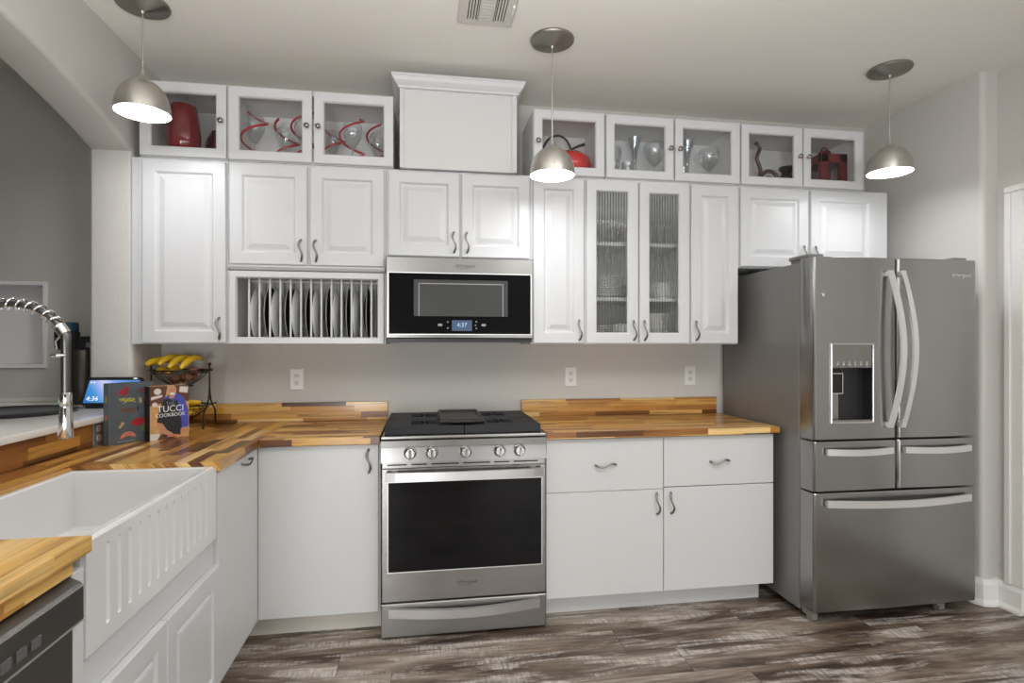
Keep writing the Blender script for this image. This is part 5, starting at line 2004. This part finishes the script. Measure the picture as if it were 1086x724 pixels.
S = [(0.0, [(0.0, 0.15), (0.06, 0.16), (0.075, 0.236), (0.0, 0.236)], 0), (0.0001, [(0.105, 0.17), (0.172, 0.16), (0.172, 0.236), (0.105, 0.236)], 0),
     (0.0002, [(0.125, 0.205), (0.165, 0.198), (0.168, 0.226), (0.13, 0.23)], 1), (0.0002, [(0.004, 0.176), (0.052, 0.187), (0.052, 0.197), (0.004, 0.19)], 1),
     (0.0002, ell(0.032, 0.212, 0.016, 0.014), 1), (0.0002, ell(0.02, 0.155, 0.012, 0.01), 1), (0.0002, [(0.0, 0.0), (0.04, 0.0), (0.04, 0.026), (0.0, 0.03)], 1),
     (0.0003, [(0.03, 0.0), (0.10, 0.0), (0.13, 0.018), (0.05, 0.024)], 0),
     (0.0004, [(0.030, 0.078), (0.040, 0.14), (0.060, 0.18), (0.082, 0.197), (0.118, 0.20), (0.150, 0.176), (0.168, 0.12), (0.170, 0.05), (0.155, 0.030), (0.13, 0.03), (0.13, 0.08)], 2),
     (0.0006, [(0.028, 0.075), (0.040, 0.138), (0.058, 0.176), (0.080, 0.180), (0.100, 0.166), (0.118, 0.172), (0.128, 0.12), (0.138, 0.06), (0.132, 0.012), (0.06, 0.012), (0.05, 0.05)], 3),
     (0.0008, [(0.082, 0.178), (0.110, 0.178), (0.112, 0.205), (0.082, 0.205)], 4), (0.0010, ell(0.096, 0.213, 0.0185, 0.0225, 20), 4),
     (0.0011, [(0.079, 0.222), (0.086, 0.232), (0.096, 0.2355), (0.107, 0.232), (0.114, 0.222), (0.106, 0.229), (0.096, 0.231), (0.087, 0.229)], 5),
     (0.0012, ell(0.095, 0.199, 0.011, 0.0045), 6), (0.0013, ell(0.089, 0.216, 0.0028, 0.0014), 3), (0.0013, ell(0.103, 0.216, 0.0028, 0.0014), 3),
     (0.0012, [(0.083, 0.196), (0.108, 0.196), (0.104, 0.191), (0.096, 0.189), (0.088, 0.191)], 5),
     (0.0012, [(0.096, 0.170), (0.108, 0.166), (0.124, 0.196), (0.112, 0.198)], 2),
     (0.0009, [(0.028, 0.078), (0.052, 0.070), (0.072, 0.040), (0.100, 0.020), (0.092, 0.010), (0.060, 0.022), (0.036, 0.048)], 4),
     (0.0009, ell(0.15, 0.030, 0.018, 0.014, 16), 4), (0.0010, [(0.07, 0.008), (0.116, 0.006), (0.12, 0.016), (0.08, 0.018)], 7)]
poly(bm, [(0.002, 0.002), (bw - 0.002, 0.002), (bw - 0.002, bh - 0.002), (0.002, bh - 0.002)], 0.0001, O, A, N, 8, 0.0005)
for d, pts, mi in S:
    poly(bm, pts, 0.0004 + d, O, A, N, mi)
put('cover_picture', bm, mats, cov)
bm = text_bm('THE', 0.020, O + A * 0.086 + Z * 0.156 + N * 0.0024, A, N, 0.0002)
put('title', bm, 'print_grey', cov)
bm = text_bm('TUCCI', 0.040, O + A * 0.088 + Z * 0.132 + N * 0.0024, A, N, 0.0002)
put('title', bm, 'print_white', cov)
bm = text_bm('COOKBOOK', 0.0225, O + A * 0.088 + Z * 0.105 + N * 0.0024, A, N, 0.0002)
put('title', bm, 'print_white', cov)

# ------------------------------------------------------------------ two-tier fruit basket
BX, BY = -1.20, -0.205
r = thing('fruit_basket', 'two tier dark wire fruit basket in the counter corner', 'basket', (BX, BY, CT))
RA = 0.130


def wire_bowl(name, z, rr, dep, scy):
    bm = bmesh.new()
    el = Matrix.Diagonal((1, scy, 1, 1))
    tube(bm, [(rr * math.cos(t), rr * math.sin(t), 0) for t in [2 * math.pi * k / 36 for k in range(36)]], 0.004, 7, closed=True)
    tube(bm, [(rr * 0.98 * math.cos(t), rr * 0.98 * math.sin(t), -0.012) for t in [2 * math.pi * k / 36 for k in range(36)]], 0.002, 6, closed=True)
    tube(bm, [(rr * 0.45 * math.cos(t), rr * 0.45 * math.sin(t), -dep) for t in [2 * math.pi * k / 24 for k in range(24)]], 0.0025, 6, closed=True)
    for k in range(16):
        a = 2 * math.pi * k / 16
        pts = [(rr * f * math.cos(a + tw), rr * f * math.sin(a + tw), -dep * (1 - f ** 2.4)) for f, tw in ((1, 0), (0.93, 0.05), (0.82, 0.1), (0.66, 0.14), (0.42, 0.16), (0.15, 0.16))]
        tube(bm, pts, 0.0016, 5)
    bm.transform(Matrix.Translation((BX, BY, z)) @ el)
    return put(name, bm, 'wire', r, 60)


wire_bowl('upper_bowl', 1.205, RA, 0.078, 0.85)
wire_bowl('lower_bowl', 1.030, RA, 0.075, 0.85)
for s in (-1, 1):
    bm = bmesh.new()
    xx = BX + s * (RA + 0.006)
    tube(bm, [(xx, BY - 0.085, CT + 0.004), (xx, BY - 0.075, 1.00), (xx, BY - 0.035, 1.03), (xx, BY - 0.012, 1.06), (xx, BY, 1.12), (xx, BY, 1.232)], 0.0042, 8)
    tube(bm, [(xx, BY + 0.085, CT + 0.004), (xx, BY + 0.075, 1.00), (xx, BY + 0.035, 1.03), (xx, BY + 0.012, 1.06), (xx, BY, 1.12)], 0.0042, 8)
    tube(bm, [(xx, BY - 0.09, 1.032), (xx, BY + 0.09, 1.032)], 0.004, 8)
    tube(bm, [(xx - 0.008, BY, 1.206), (xx + 0.014, BY, 1.206)], 0.005, 8)
    ball(bm, (xx, BY, 1.236), 0.008, seg=10, rg=8)
    put('side_post', bm, 'wire', r, 60)


def banana(label, base, tip, bend, group, rad=0.0165):
    base, tip = Vector(base), Vector(tip)
    mid = (base + tip) / 2 + Vector(bend)
    pts, rs = [], []
    for k in range(15):
        t = k / 14
        p = base * (1 - t) ** 2 + mid * (2 * t * (1 - t)) + tip * t ** 2
        pts.append(p)
        if t < 0.12:
            rs.append(rad * (0.38 + 2.2 * t))
        else:
            rs.append(rad * (1.0 - 0.55 * max(0, (t - 0.72) / 0.28) ** 2) * (0.72 + 0.28 * min(1, (t - 0.12) / 0.25)))
    o = thing('banana', label, 'banana', tuple(base), 0, group)
    bm = bmesh.new()
    tube(bm, pts, rs, 10)
    put('skin', bm, 'banana', o, 60)
    bm = bmesh.new()
    d = (pts[-1] - pts[-2]).normalized()
    tube(bm, [pts[-1] - d * 0.001, pts[-1] + d * 0.006], [rs[-1] * 0.8, rs[-1] * 0.4], 8)
    d0 = (pts[0] - pts[1]).normalized()
    tube(bm, [pts[0], pts[0] + d0 * 0.012], [rs[0] * 0.95, rs[0] * 0.8], 8)
    put('tip', bm, 'banana_tip', o, 50)
    return o


z = 1.215
banana('ripe banana at the far left of the upper basket bunch', (-1.235, -0.15, z + 0.03), (-1.325, -0.285, z + 0.018), (-0.03, 0.0, 0.035), 'bananas in the upper basket')
banana('ripe banana second from the left in the upper basket bunch', (-1.205, -0.145, z + 0.040), (-1.262, -0.30, z + 0.020), (-0.015, 0.0, 0.05), 'bananas in the upper basket')
banana('ripe banana in the middle of the upper basket bunch', (-1.165, -0.145, z + 0.042), (-1.215, -0.305, z + 0.006), (0.0, 0.0, 0.055), 'bananas in the upper basket')
banana('ripe banana at the right end of the upper basket bunch', (-1.120, -0.155, z + 0.046), (-1.160, -0.310, z + 0.002), (0.005, 0.0, 0.05), 'bananas in the upper basket')
banana('ripe banana at lower left under the upper bunch', (-1.25, -0.17, z - 0.008), (-1.282, -0.262, z - 0.014), (-0.01, 0, 0.014), 'bananas in the upper basket', 0.0155)
banana('ripe banana at lower right under the upper bunch', (-1.212, -0.17, z - 0.002), (-1.236, -0.278, z - 0.022), (0.0, 0, 0.018), 'bananas in the upper basket', 0.0155)
pp = [(-1.160, -0.232, 1.170, 'brown potato at the front right in the bottom of the upper basket'), (-1.215, -0.220, 1.162, 'brown potato at the front left in the bottom of the upper basket'),
      (-1.152, -0.178, 1.170, 'brown potato at the back right of the upper basket'), (-1.205, -0.165, 1.163, 'brown potato at the back left of the upper basket'),
      (-1.140, -0.207, 1.204, 'brown potato lying topmost at the right side of the upper basket')]
for i, (x, y, zz, lb) in enumerate(pp):
    bm = bmesh.new()
    ball(bm, (x, y, zz), 0.0245, (1.15, 0.98, 0.85), 16, 12, Matrix.Rotation(i * 0.8, 4, 'Z'))
    tag(put('potato', bm, 'potato', None, 60), lb, 'potato', 'potatoes in the upper basket')
for i, (x, y, zz) in enumerate(((-1.160, -0.210, 0.987), (-1.143, -0.213, 1.0135), (-1.130, -0.216, 1.040))):
    banana('%s banana of the lower basket bunch' % ('lowest', 'middle', 'topmost')[i], (x - 0.075, y + 0.012, zz + 0.004), (x + 0.030, y, zz + 0.004), (0.0, -0.02, 0.0), 'bananas in the lower basket', 0.0135)
